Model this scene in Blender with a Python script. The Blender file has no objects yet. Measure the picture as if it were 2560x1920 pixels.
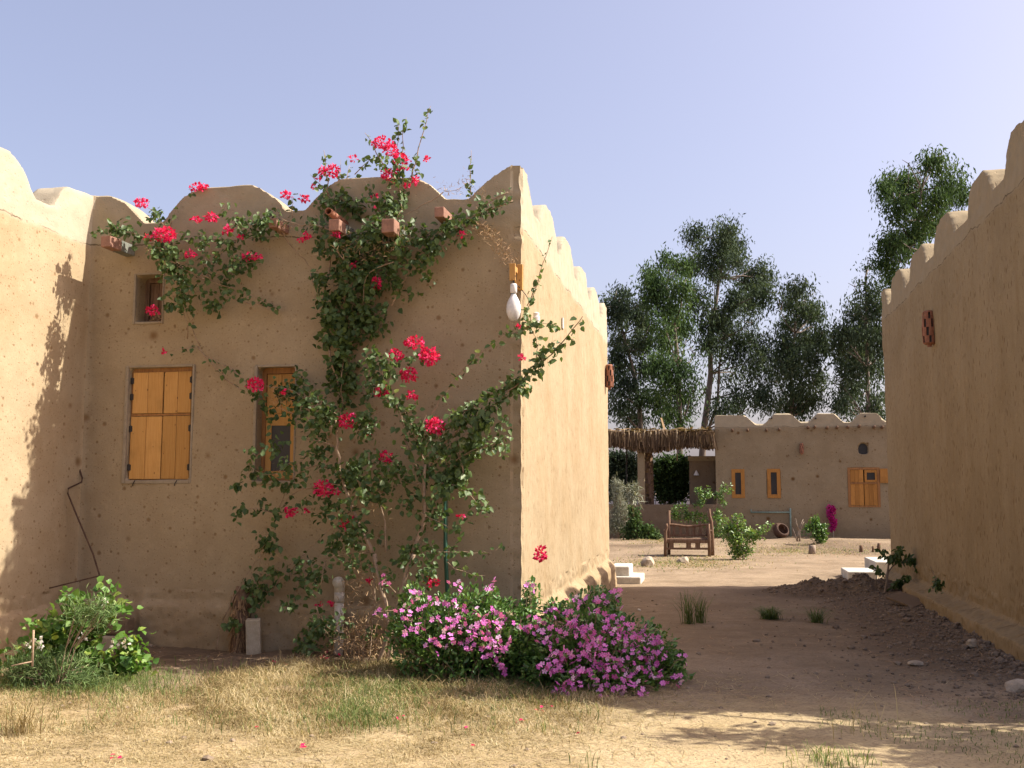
import bpy, bmesh, math, random
import numpy as np
from mathutils import Vector, Matrix, noise
from mathutils.geometry import tessellate_polygon
R = math.radians
random.seed(11)
scene = bpy.context.scene
C = scene.collection

# ------------------------------------------------------------------ camera
cam_d = bpy.data.cameras.new('camera'); cam = bpy.data.objects.new('camera', cam_d); C.objects.link(cam)
cam_d.sensor_width = 36; cam_d.lens = 36.0; cam_d.clip_end = 3000; cam_d.clip_start = .05
PITCH = 5.976; EYE = 1.6
cam.location = (0, 0, EYE); cam.rotation_euler = (R(90 + PITCH), 0, 0)
scene.camera = cam
# ------------------------------------------------------------------ sky and sun
SUN_EL, SUN_AZ = 44.0, 1.0             # degrees above the ground, degrees from +X towards +Y
world = bpy.data.worlds.new('World'); scene.world = world; world.use_nodes = True
wn = world.node_tree; bg = wn.nodes['Background']
sky = wn.nodes.new('ShaderNodeTexSky'); sky.sky_type = 'NISHITA'; sky.sun_disc = False
sky.sun_elevation = R(SUN_EL); sky.sun_rotation = R(90 - SUN_AZ)
sky.air_density = .9; sky.dust_density = 4.5; sky.ozone_density = 2.0; sky.altitude = 60
tint = wn.nodes.new('ShaderNodeMix'); tint.data_type = 'RGBA'; tint.blend_type = 'MULTIPLY'
tint.inputs[0].default_value = 1; tint.inputs[7].default_value = (1.08, .93, .90, 1)
air = wn.nodes.new('ShaderNodeMix'); air.data_type = 'RGBA'; air.inputs[0].default_value = .30; air.inputs[7].default_value = (1.7, 1.62, 2.05, 1)   # even pale dusty air
wn.links.new(sky.outputs[0], tint.inputs[6]); wn.links.new(tint.outputs[2], air.inputs[6]); wn.links.new(air.outputs[2], bg.inputs[0])
bg.inputs[1].default_value = .135
sun_d = bpy.data.lights.new('sun', 'SUN'); sun = bpy.data.objects.new('sun', sun_d); C.objects.link(sun)
sun_d.energy = 4.3; sun_d.angle = R(.55); sun_d.color = (1, .945, .83)
SV = Vector((math.cos(R(SUN_EL)) * math.cos(R(SUN_AZ)), math.cos(R(SUN_EL)) * math.sin(R(SUN_AZ)), math.sin(R(SUN_EL))))
sun.rotation_euler = SV.to_track_quat('Z', 'Y').to_euler(); sun.location = (20, 0, 20)
scene.view_settings.view_transform = 'Standard'; scene.view_settings.look = 'None'
scene.view_settings.exposure = 1.2; scene.view_settings.gamma = 1
scene.cycles.max_bounces = 8; scene.cycles.diffuse_bounces = 5; scene.cycles.transparent_max_bounces = 8

# ------------------------------------------------------------------ surveying helpers (photo measurements -> metres)
F = 2560.; TH = R(PITCH); CAMP = np.array([0, 0, EYE])
def ray(x, y):
    a = x - 1280.; b = 960. - y
    return np.array([a, F * math.cos(TH) - b * math.sin(TH), F * math.sin(TH) + b * math.cos(TH)])
def G(x, y, z=0.):
    r = ray(x, y); return CAMP + r * ((z - EYE) / r[2])
def AT(x, y, Y):
    r = ray(x, y); return CAMP + r * (Y / r[1])
ALPHA = R(11.1); ca, sa = math.cos(ALPHA), math.sin(ALPHA)
EV = np.array([ca, -sa, 0]); DV = np.array([sa, ca, 0]); C0 = np.array([.094, 9.865, 0.])
LW = 4.69                                     # length of the front wall
ROFF = 4.757                                  # the alley: house to house
def front(x, y, off=0.):                      # point of the front wall plane, in house coordinates (s, t, z)
    r = ray(x, y); k = ((C0 - DV * off - CAMP) @ DV) / (r @ DV); p = CAMP + r * k - C0
    return np.array([p @ EV, -off, p[2]])
def fw(x, y, off=0.):
    q = front(x, y, off); return C0 + EV * q[0] + DV * q[1] + np.array([0, 0, q[2]])
def side(x, y, off=0.):
    r = ray(x, y); k = ((C0 + EV * off - CAMP) @ EV) / (r @ EV); p = CAMP + r * k - C0
    return np.array([off, p @ DV, p[2]])
F0 = np.array([7.0, 35.3, 0.])
def far(x, y, off=0.):
    r = ray(x, y); k = ((F0 - DV * off - CAMP) @ DV) / (r @ DV); p = CAMP + r * k - F0
    return np.array([p @ EV, -off, p[2]])
def farw(x, y, off=0.):
    q = far(x, y, off); return F0 + EV * q[0] + DV * q[1] + np.array([0, 0, q[2]])

# ------------------------------------------------------------------ object helpers
def tag(o, label=None, cat=None, group=None, kind=None):
    if label: o['label'] = label
    if cat: o['category'] = cat
    if group: o['group'] = group
    if kind: o['kind'] = kind
    return o
def thing(name, label, cat, loc=(0, 0, 0), rz=0., group=None):
    o = bpy.data.objects.new(name, None); C.objects.link(o); o.location = [float(v) for v in loc]
    o.rotation_euler = (0, 0, rz); o.empty_display_size = .1
    return tag(o, label, cat, group)
def link(name, me, mat=None, parent=None, smooth=False):
    o = bpy.data.objects.new(name, me); C.objects.link(o)
    if mat is not None:
        for m in (mat if isinstance(mat, (list, tuple)) else [mat]): me.materials.append(m)
    if parent is not None: o.parent = parent
    if smooth:
        me.polygons.foreach_set('use_smooth', [True] * len(me.polygons))
    return o
def dup(root, loc=None, rz=None, label=None):
    r = root.copy(); C.objects.link(r)
    if loc is not None: r.location = [float(v) for v in loc]
    if rz is not None: r.rotation_euler.z = rz
    if label: r['label'] = label
    for ch in list(root.children):
        c = ch.copy(); C.objects.link(c); c.parent = r
    return r
class MB:
    def __init__(s): s.v = []; s.f = []; s.a = []
    def add(s, vs, fs, a=.5):
        n = len(s.v); s.v += [tuple(map(float, v)) for v in vs]; s.f += [tuple(i + n for i in f) for f in fs]; s.a += [a] * len(vs)
    def box(s, x0, x1, y0, y1, z0, z1, rot=None, c=None):
        vs = [(x, y, z) for x in (x0, x1) for y in (y0, y1) for z in (z0, z1)]
        if rot is not None:
            m = rot; c = Vector(c or ((x0 + x1) / 2, (y0 + y1) / 2, (z0 + z1) / 2))
            vs = [tuple(m @ (Vector(v) - c) + c) for v in vs]
        s.add(vs, [(0, 1, 3, 2), (4, 6, 7, 5), (0, 4, 5, 1), (2, 3, 7, 6), (0, 2, 6, 4), (1, 5, 7, 3)])
    def tube(s, pts, rs, seg=8, cap=True, a=.5):
        pts = [Vector([float(c) for c in p]) for p in pts]
        if not hasattr(rs, '__len__'): rs = [rs] * len(pts)
        vs = []; up = Vector((.13, .21, .97))
        for i, p in enumerate(pts):
            t = (pts[min(i + 1, len(pts) - 1)] - pts[max(i - 1, 0)])
            if t.length < 1e-9: t = Vector((0, 0, 1))
            t.normalize(); x = up.cross(t)
            if x.length < .05: x = Vector((1, .1, 0)).cross(t)
            x.normalize(); y = t.cross(x)
            for k in range(seg):
                an = 2 * math.pi * k / seg; vs.append(p + (x * math.cos(an) + y * math.sin(an)) * rs[i])
        fs = [(i * seg + k, i * seg + (k + 1) % seg, (i + 1) * seg + (k + 1) % seg, (i + 1) * seg + k) for i in range(len(pts) - 1) for k in range(seg)]
        if cap: fs += [tuple(range(seg - 1, -1, -1)), tuple((len(pts) - 1) * seg + k for k in range(seg))]
        s.add(vs, fs, a)
    def lathe(s, prof, c=(0, 0, 0), seg=20, a=.5):
        vs = []; n = len(prof)
        for (r, z) in prof:
            for k in range(seg):
                an = 2 * math.pi * k / seg; vs.append((c[0] + r * math.cos(an), c[1] + r * math.sin(an), c[2] + z))
        fs = [(i * seg + k, i * seg + (k + 1) % seg, (i + 1) * seg + (k + 1) % seg, (i + 1) * seg + k) for i in range(n - 1) for k in range(seg)]
        fs += [tuple(range(seg - 1, -1, -1)), tuple((n - 1) * seg + k for k in range(seg))]
        s.add(vs, fs, a)
    def prism(s, poly, holes, axis, c0, c1):
        # poly in (u, z); axis 'y' extrudes along y with u = x ; axis 'x' extrudes along x with u = y
        loops = [[Vector((u, z, 0)) for u, z in poly]] + [[Vector((u, z, 0)) for u, z in h] for h in holes]
        tris = tessellate_polygon(loops); flat = [p for l in loops for p in l]; n = len(flat)
        mk = (lambda p, c: (p.x, c, p.y)) if axis == 'y' else (lambda p, c: (c, p.x, p.y))
        vs = [mk(p, c0) for p in flat] + [mk(p, c1) for p in flat]
        fs = [tuple(t) for t in tris] + [tuple(i + n for i in reversed(t)) for t in tris]
        b = 0
        for l in loops:
            m = len(l); fs += [(b + i, b + (i + 1) % m, n + b + (i + 1) % m, n + b + i) for i in range(m)]; b += m
        s.add(vs, fs)
    def rock(s, c, rx, ry, rz, seed=0, sub=2, a=.5):
        bm = bmesh.new(); bmesh.ops.create_icosphere(bm, subdivisions=sub, radius=1)
        vs = []
        for v in bm.verts:
            d = 1 + .35 * noise.noise(v.co * 1.1 + Vector((seed * 3.7, seed, 0))) + .12 * noise.noise(v.co * 3 + Vector((seed, 0, 5)))
            vs.append((c[0] + v.co.x * rx * d, c[1] + v.co.y * ry * d, c[2] + v.co.z * rz * d))
        fs = [tuple(v.index for v in f.verts) for f in bm.faces]; bm.free(); s.add(vs, fs, a)
    def mesh(s, name='mesh', fix=True):
        me = bpy.data.meshes.new(name); me.from_pydata(s.v, [], s.f)
        at = me.attributes.new('var', 'FLOAT', 'POINT'); at.data.foreach_set('value', np.array(s.a, dtype=np.float32))
        if fix:
            bm = bmesh.new(); bm.from_mesh(me); bmesh.ops.recalc_face_normals(bm, faces=bm.faces); bm.to_mesh(me); bm.free()
        me.update(); return me
    def build(s, name, mat, parent=None, smooth=False, bevel=0, segs=2):
        o = link(name, s.mesh(name), mat, parent, smooth)
        if bevel:
            m = o.modifiers.new('bevel', 'BEVEL'); m.width = bevel; m.segments = segs; m.limit_method = 'ANGLE'; m.angle_limit = R(35)
        return o
def bulk(name, V, Fq, var, mat, parent=None, smooth=False):          # numpy -> one mesh (faces all of one size)
    me = bpy.data.meshes.new(name); n, k = len(V), Fq.shape[1]
    me.vertices.add(n); me.vertices.foreach_set('co', V.astype(np.float32).ravel())
    me.loops.add(Fq.size); me.loops.foreach_set('vertex_index', Fq.astype(np.int32).ravel())
    me.polygons.add(len(Fq)); me.polygons.foreach_set('loop_start', np.arange(0, Fq.size, k, dtype=np.int32))
    try: me.polygons.foreach_set('loop_total', np.full(len(Fq), k, dtype=np.int32))
    except Exception: pass
    at = me.attributes.new('var', 'FLOAT', 'POINT'); at.data.foreach_set('value', var.astype(np.float32))
    me.update(calc_edges=True)
    return link(name, me, mat, parent, smooth)
def unit(a): return a / np.maximum(np.linalg.norm(a, axis=-1, keepdims=True), 1e-9)
RNG = np.random.default_rng(7)
def rdir(n, rng=RNG): return unit(rng.normal(size=(n, 3)))
T_HEART = (np.array([[0, 0, 0], [.36, .26, .10], [.30, .62, .10], [0, 1, -.10], [-.30, .62, .10], [-.36, .26, .10]]), [(0, 1, 2, 3), (0, 3, 4, 5)])
T_OVAL = (np.array([[0, 0, 0], [.22, .35, .07], [.2, .7, .05], [0, 1, -.08], [-.2, .7, .05], [-.22, .35, .07]]), [(0, 1, 2, 3), (0, 3, 4, 5)])
T_NARROW = (np.array([[0, 0, 0], [.10, .45, .02], [0, 1, -.1], [-.10, .45, .02]]), [(0, 1, 2, 3)])
T_BRACT = (np.array([[0, 0, 0], [.40, .45, .12], [0, 1, .0], [-.40, .45, .12]]), [(0, 1, 2, 3)])
T_BLADE = (np.array([[-.5, 0, 0], [.5, 0, 0], [.35, .6, 0], [-.35, .6, 0]]), [(0, 1, 2, 3)])
def scatter(name, P, D, N, S, var, tmpl, mat, parent=None, wid=1.):
    T, faces = tmpl; n = len(P); m = len(T)
    D = unit(D); X = unit(np.cross(D, N)); Z = np.cross(X, D)
    S = np.asarray(S).reshape(-1, 1) * np.ones((n, 1))
    V = P[:, None, :] + S[:, None] * (T[None, :, 0:1] * wid * X[:, None] + T[None, :, 1:2] * D[:, None] + T[None, :, 2:3] * Z[:, None])
    V = V.reshape(-1, 3); base = (np.arange(n) * m)[:, None, None]
    Fq = (base + np.array(faces)[None]).reshape(-1, 4)
    return bulk(name, V, Fq, np.repeat(var, m), mat, parent)

# ------------------------------------------------------------------ materials
def newmat(name):
    m = bpy.data.materials.new(name); m.use_nodes = True; nt = m.node_tree
    return m, nt, nt.nodes['Principled BSDF']
class NT:
    def __init__(s, nt): s.nt = nt; s.tc = nt.nodes.new('ShaderNodeTexCoord')
    def n(s, t, **k):
        x = s.nt.nodes.new(t)
        for a, b in k.items(): setattr(x, a, b)
        return x
    def l(s, a, b): s.nt.links.new(a, b)
    def val(s, sock, v):
        if isinstance(v, (int, float)): sock.default_value = v
        elif isinstance(v, tuple): sock.default_value = v
        else: s.l(v, sock)
    def math(s, op, a, b=0., clamp=False):
        x = s.n('ShaderNodeMath', operation=op, use_clamp=clamp); s.val(x.inputs[0], a); s.val(x.inputs[1], b); return x.outputs[0]
    def scale(s, v, sc):
        x = s.n('ShaderNodeMapping'); s.l(v, x.inputs[0]); x.inputs[3].default_value = sc; return x.outputs[0]
    def noise(s, sc, det=4, rough=.6, vec=None, dist=0):
        x = s.n('ShaderNodeTexNoise'); x.inputs['Scale'].default_value = sc; x.inputs['Detail'].default_value = det
        x.inputs['Roughness'].default_value = rough; x.inputs['Distortion'].default_value = dist
        s.l(vec if vec is not None else s.tc.outputs['Object'], x.inputs['Vector']); return x.outputs[0]
    def vor(s, sc, vec=None, dim='2D', feat='F1', rnd=1.):
        x = s.n('ShaderNodeTexVoronoi', voronoi_dimensions=dim, feature=feat); x.inputs['Scale'].default_value = sc; x.inputs['Randomness'].default_value = rnd
        s.l(vec if vec is not None else s.tc.outputs['Object'], x.inputs['Vector']); return x
    def ramp(s, f, lo, hi, a=0., b=1.):
        x = s.n('ShaderNodeMapRange'); s.l(f, x.inputs[0]); x.inputs[1].default_value = lo; x.inputs[2].default_value = hi
        x.inputs[3].default_value = a; x.inputs[4].default_value = b; x.interpolation_type = 'SMOOTHSTEP'; return x.outputs[0]
    def mix(s, f, a, b, mode='MIX'):
        x = s.n('ShaderNodeMix', data_type='RGBA', blend_type=mode); s.val(x.inputs[0], f)
        s.val(x.inputs[6], a + (1,) if isinstance(a, tuple) and len(a) == 3 else a); s.val(x.inputs[7], b + (1,) if isinstance(b, tuple) and len(b) == 3 else b); return x.outputs[2]
    def sep(s, v):
        x = s.n('ShaderNodeSeparateXYZ'); s.l(v, x.inputs[0]); return x.outputs
    def comb(s, x_, y_, z_=0.):
        x = s.n('ShaderNodeCombineXYZ'); s.val(x.inputs[0], x_); s.val(x.inputs[1], y_); s.val(x.inputs[2], z_); return x.outputs[0]
    def bump(s, h, dist, strength=1., nrm=None):
        x = s.n('ShaderNodeBump'); x.inputs['Strength'].default_value = strength; x.inputs['Distance'].default_value = dist; s.l(h, x.inputs['Height'])
        if nrm is not None: s.l(nrm, x.inputs['Normal'])
        return x.outputs[0]
def mud(name, base, dark, band_z=None, band=(.5, .42, .3), streak=False, axis='x', spots=1., sc=1., dash=.8):
    m, nt, bs = newmat(name); k = NT(nt); o = k.sep(k.tc.outputs['Object'])
    ny = k.math('ABSOLUTE', k.sep(k.tc.outputs['Normal'])[1]); st = k.math('GREATER_THAN', ny, .65)
    u = k.math('ADD', k.math('MULTIPLY', o[0], st), k.math('MULTIPLY', o[1], k.math('SUBTRACT', 1., st))); z = o[2]; uv = k.comb(u, z)
    big = k.noise(1.1 * sc, 6, .65); mid = k.noise(7 * sc, 5, .65); fine = k.noise(55 * sc, 4, .7)
    col = k.mix(k.ramp(big, .35, .68), base, dark)
    pale = tuple(min(1, c * 1.22) for c in base)
    col = k.mix(k.ramp(mid, .50, .75, 0, .45), col, pale)
    col = k.mix(k.ramp(fine, .30, .72, .0, .22), col, tuple(c * .6 for c in dark))
    if band_z is not None:
        wob = k.math('MULTIPLY', k.math('SUBTRACT', k.noise(1.6, 5, .6), .5), .22)
        zz = k.math('SUBTRACT', k.math('ADD', z, wob), band_z)
        bcol = k.mix(k.ramp(mid, .3, .7), band, tuple(c * .86 for c in band))
        up = k.ramp(zz, -.05, .03)
    sp = None
    if streak:
        v = k.vor(1., k.comb(k.math('MULTIPLY', u, 19 * sc), k.math('MULTIPLY', z, 6.5 * sc)))
        rn = k.sep(v.outputs['Color'])[0]
        sp = k.math('MULTIPLY', k.ramp(k.math('SUBTRACT', v.outputs['Distance'], k.math('MULTIPLY', rn, .24)), -.09, .03, 1, 0), k.ramp(rn, .5, .95, 0, dash))
        vn = k.noise(1., 5, .7, k.comb(k.math('MULTIPLY', u, 9), k.math('MULTIPLY', z, .9)))
        col = k.mix(k.ramp(vn, .45, .75, 0, .42), col, tuple(c * t for c, t in zip(dark, (.80, .70, .56))))
    for s_, thr, amt in ((1.3, .085, .8), (3.6, .10, .7), (9.5, .15, .6), (28., .22, .4)):
        s_ *= sc
        if streak and s_ < 10: amt *= .35
        v = k.vor(s_, uv); rn = k.sep(v.outputs['Color'])[0]
        d = k.math('ADD', v.outputs['Distance'], k.math('MULTIPLY', k.math('SUBTRACT', mid, .5), .06))
        q = k.math('MULTIPLY', k.ramp(k.math('SUBTRACT', d, k.math('MULTIPLY', k.math('POWER', rn, 2.2), thr)), -.06, .03, 1, 0), amt * spots)
        q = k.math('MULTIPLY', q, k.ramp(rn, .30, .62))
        sp = q if sp is None else k.math('MAXIMUM', sp, q)
    col = k.mix(sp, col, tuple(c * t for c, t in zip(dark, (.50, .36, .24))))
    if band_z is not None:
        col = k.mix(k.math('MULTIPLY', up, .85), col, bcol)
        cr = k.math('MULTIPLY', k.ramp(k.math('ABSOLUTE', zz), .002, .009, 1, 0), k.ramp(k.noise(2.2, 3, .6), .42, .55))
        col = k.mix(k.math('MULTIPLY', cr, .75), col, (.06, .04, .025))
    # rising damp and splashed soil near the foot
    ft = k.math('MULTIPLY', k.ramp(k.math('ADD', z, k.math('MULTIPLY', k.math('SUBTRACT', mid, .5), .5)), .1, .75, 1, 0), .42)
    col = k.mix(ft, col, tuple(c * t for c, t in zip(dark, (.74, .68, .62))))
    k.l(col, bs.inputs['Base Color']); bs.inputs['Roughness'].default_value = .95; bs.inputs['Specular IOR Level'].default_value = .1
    h = k.math('ADD', k.math('MULTIPLY', mid, .5), k.math('ADD', k.math('MULTIPLY', fine, .22), k.math('MULTIPLY', sp, -.5)))
    k.l(k.bump(h, .012, .8), bs.inputs['Normal'])
    return m
def plain(name, col, col2=None, rough=.8, sc=8., bumpd=0., spec=.3, metal=0., stretch=None, thin=None):
    m, nt, bs = newmat(name); k = NT(nt); col2 = col2 or tuple(c * .7 for c in col)
    v = k.scale(k.tc.outputs['Object'], stretch) if stretch else None
    f = k.noise(sc, 5, .65, v); g = k.noise(sc * 6, 3, .6, v)
    c = k.mix(k.ramp(f, .35, .68), col, col2); c = k.mix(k.ramp(g, .4, .75, 0, .35), c, tuple(x * .6 for x in col2))
    k.l(c, bs.inputs['Base Color']); bs.inputs['Roughness'].default_value = rough; bs.inputs['Specular IOR Level'].default_value = spec; bs.inputs['Metallic'].default_value = metal
    if bumpd: k.l(k.bump(k.math('ADD', f, k.math('MULTIPLY', g, .4)), bumpd), bs.inputs['Normal'])
    return m
def leafmat(name, a, b, c=None, rough=.5, trans=.3, spec=.4):
    m, nt, bs = newmat(name); k = NT(nt)
    at = k.n('ShaderNodeAttribute', attribute_name='var'); v = at.outputs['Fac']
    col = k.mix(k.ramp(v, 0, .6), a, b)
    if c: col = k.mix(k.ramp(v, .72, 1.), col, c)
    k.l(col, bs.inputs['Base Color']); bs.inputs['Roughness'].default_value = rough; bs.inputs['Specular IOR Level'].default_value = spec
    tr = k.n('ShaderNodeBsdfTranslucent'); k.l(k.mix(1., col, (1.0, 1.0, .5), 'MULTIPLY'), tr.inputs[0])
    mx = k.n('ShaderNodeMixShader'); mx.inputs[0].default_value = trans; k.l(bs.outputs[0], mx.inputs[1]); k.l(tr.outputs[0], mx.inputs[2])
    k.l(mx.outputs[0], nt.nodes['Material Output'].inputs[0]); return m
M = {}
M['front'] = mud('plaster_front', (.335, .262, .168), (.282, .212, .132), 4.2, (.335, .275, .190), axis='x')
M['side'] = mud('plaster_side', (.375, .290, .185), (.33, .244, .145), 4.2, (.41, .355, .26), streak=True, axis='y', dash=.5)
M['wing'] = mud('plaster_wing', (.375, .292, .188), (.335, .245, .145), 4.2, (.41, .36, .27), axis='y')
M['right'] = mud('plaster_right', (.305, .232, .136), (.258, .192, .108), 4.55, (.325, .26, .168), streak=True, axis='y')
M['far'] = mud('plaster_far', (.285, .223, .142), (.24, .182, .112), 3.78, (.37, .31, .215), axis='x', sc=.9, spots=1.25)
M['lowwall'] = mud('plaster_low', (.205, .15, .10), (.17, .122, .08), axis='x')
def woodmat(name, a, b):
    m, nt, bs = newmat(name); k = NT(nt); v = k.n('ShaderNodeAttribute', attribute_name='var').outputs['Fac']; o = k.sep(k.tc.outputs['Object'])
    g = k.noise(1., 5, .7, k.comb(k.math('MULTIPLY', o[0], 70.), k.math('MULTIPLY', o[2], 3.)), .6); w = k.noise(3.2, 3, .6)
    col = k.mix(k.ramp(g, .35, .7), a, b); col = k.mix(v, k.mix(1., col, (.82, .78, .72), 'MULTIPLY'), k.mix(1., col, (1.18, 1.16, 1.2), 'MULTIPLY'))
    kn = k.vor(5.5, k.comb(k.math('MULTIPLY', o[0], 1.6), o[2])); rn = k.sep(kn.outputs['Color'])[0]
    col = k.mix(k.math('MULTIPLY', k.ramp(k.math('SUBTRACT', kn.outputs['Distance'], k.math('MULTIPLY', rn, .07)), -.04, .02, 1, 0), k.ramp(rn, .35, .6, 0, .85)), col, (.12, .05, .02))
    col = k.mix(k.ramp(w, .5, .75, 0, .45), col, tuple(c * .62 for c in b)); k.l(col, bs.inputs['Base Color']); bs.inputs['Roughness'].default_value = .65; bs.inputs['Specular IOR Level'].default_value = .25
    k.l(k.bump(g, .003), bs.inputs['Normal']); return m
M['wood'] = woodmat('shutter_wood', (.47, .265, .085), (.40, .205, .055)); M['wood0'] = plain('shutter_wood', (.47, .265, .085), (.40, .205, .055), .6, 3., .002, .3, stretch=(9, 9, .7))
M['woodf'] = woodmat('far_wood', (.40, .19, .045), (.31, .14, .03))
M['woodd'] = plain('frame_wood', (.33, .155, .05), (.22, .10, .035), .6, 4., .002, stretch=(9, 9, .7))
M['oldwood'] = plain('weathered_wood', (.20, .125, .085), (.11, .065, .04), .9, 5., .004, .1, stretch=(6, 6, 1))
M['brick'] = plain('clay_brick', (.31, .165, .115), (.22, .12, .085), .9, 9., .004)
M['clay'] = plain('terracotta', (.33, .145, .085), (.22, .09, .055), .85, 14., .003)
M['grime'] = plain('grey_weathered', (.20, .20, .17), (.12, .13, .11), .9, 14., .004)
M['cement'] = plain('grey_cement', (.30, .245, .175), (.25, .20, .14), .95, 5., .003)
M['dark'] = plain('dark_iron', (.035, .03, .028), rough=.6)
M['rust'] = plain('rusty_iron', (.10, .055, .035), (.06, .03, .02), .8, 20.)
M['glass'] = plain('window_pane', (.020, .019, .020), (.032, .03, .032), .35, 2., 0, .35)
M['white'] = plain('whitewash', (.55, .515, .45), (.42, .385, .325), .8, 6., .003)
M['pvc'] = plain('grey_white_pvc', (.60, .56, .50), (.48, .43, .37), .5, 6.)
M['green'] = plain('green_pipe', (.03, .10, .06), (.025, .075, .045), .5, 6.)
M['grpipe'] = plain('pale_green_pipe', (.22, .30, .25), (.16, .22, .18), .6, 6.)
M['porc'] = plain('porcelain', (.72, .69, .66), (.62, .59, .56), .35, 6.)
M['stone'] = plain('stone', (.40, .33, .25), (.30, .24, .17), .9, 9., .006)
M['block'] = plain('concrete_block', (.42, .35, .26), (.33, .27, .19), .95, 16., .004)
M['bark'] = plain('pale_bark', (.30, .235, .18), (.20, .15, .11), .9, 9., .006, stretch=(3, 3, .6))
M['bark2'] = plain('eucalyptus_bark', (.20, .16, .135), (.11, .088, .072), .9, 2., .01, stretch=(3, 3, .6))
M['vine'] = plain('vine_bark', (.34, .24, .16), (.22, .15, .095), .85, 20., .002)
M['twig'] = leafmat('dry_twig', (.20, .12, .06), (.38, .24, .13), (.5, .36, .2), .9, .1)
M['thatch'] = leafmat('palm_thatch', (.075, .045, .025), (.26, .175, .095), (.58, .46, .29), .9, .15)
M['boug'] = leafmat('bougainvillea_leaf', (.045, .080, .022), (.105, .160, .050), (.29, .34, .17), .50, .32, .35)
M['bract'] = leafmat('red_bract', (.52, .010, .065), (.76, .026, .14), (.90, .09, .28), .6, .35, .2)
M['vinca'] = leafmat('periwinkle_leaf', (.05, .115, .03), (.11, .21, .045), (.28, .38, .09), .4, .25, .5)
M['pink'] = leafmat('pink_petal', (.60, .13, .48), (.84, .29, .71), (.93, .62, .87), .6, .35, .2)
M['magenta'] = leafmat('magenta_bract', (.38, .01, .15), (.5, .02, .22), None, .6, .3, .2)
M['mallow'] = leafmat('mallow_leaf', (.05, .13, .03), (.13, .25, .045), (.34, .42, .09), .5, .35, .4)
M['worm'] = leafmat('wormwood_leaf', (.055, .10, .035), (.12, .18, .06), (.24, .28, .12), .7, .2, .2)
M['euc'] = leafmat('eucalyptus_leaf', (.030, .048, .030), (.062, .090, .052), (.13, .165, .10), .8, .25, .12)
M['euc2'] = leafmat('green_eucalyptus_leaf', (.030, .056, .024), (.062, .108, .038), (.13, .19, .065), .8, .28, .12)
M['grass'] = leafmat('dry_grass', (.23, .17, .08), (.42, .33, .175), (.54, .455, .28), .85, .25, .15)
M['ggrass'] = leafmat('green_grass', (.06, .10, .03), (.15, .20, .06), (.34, .34, .13), .7, .3, .2)
M['cream'] = leafmat('white_petal', (.7, .66, .6), (.8, .74, .7), None, .7, .2, .2)
M['silver'] = leafmat('silver_leaf', (.16, .17, .12), (.26, .27, .20), (.38, .38, .30), .8, .15, .2)
M['yellow'] = leafmat('yellow_leaf', (.55, .34, .03), (.6, .4, .05), None, .6, .3, .2)

# ------------------------------------------------------------------ ground
def gz(x, y):
    p = Vector((x, y, 0))
    h = .035 * noise.noise(p * .35) + .018 * noise.noise(p * 1.3) + .006 * noise.noise(p * 5) + .010 * noise.noise(p * 2.6) * (y > 7)
    q = np.array([x, y, 0]) - C0; s = q @ EV; t = q @ DV
    if -1.6 < t < 12:                               # rubble bank against the right house, with a mound at its far corner
        b = max(0, min(1, (s - (ROFF - 1.35)) / 1.2)); b = b * b * (3 - 2 * b)
        h += b * (.07 + .05 * noise.noise(p * 2.7) + .035 * noise.noise(p * 8))
    d = math.hypot((s - 3.75) / 1.5, (t - 7.3) / .95)
    if d < 1: h += (1 - d * d) ** 2 * (.20 + .13 * noise.noise(p * 3) + .07 * noise.noise(p * 9))
    if s < .3 and -1.1 < t < .3:                    # loose soil at the foot of the front wall
        h += .05 * (1 + noise.noise(p * 2)) * max(0, 1 - abs(t + .1) / 1.0) * .8 + .018 * noise.noise(p * 9)
    if 24 < y < 34 and x < 14:                      # low bank of the far garden
        k = max(0, min(1, (y - (28.5 if x > 6 else 26)) / 1.0)); h += .10 * k + .07 * k * noise.noise(p * 1.4)
    return h
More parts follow.
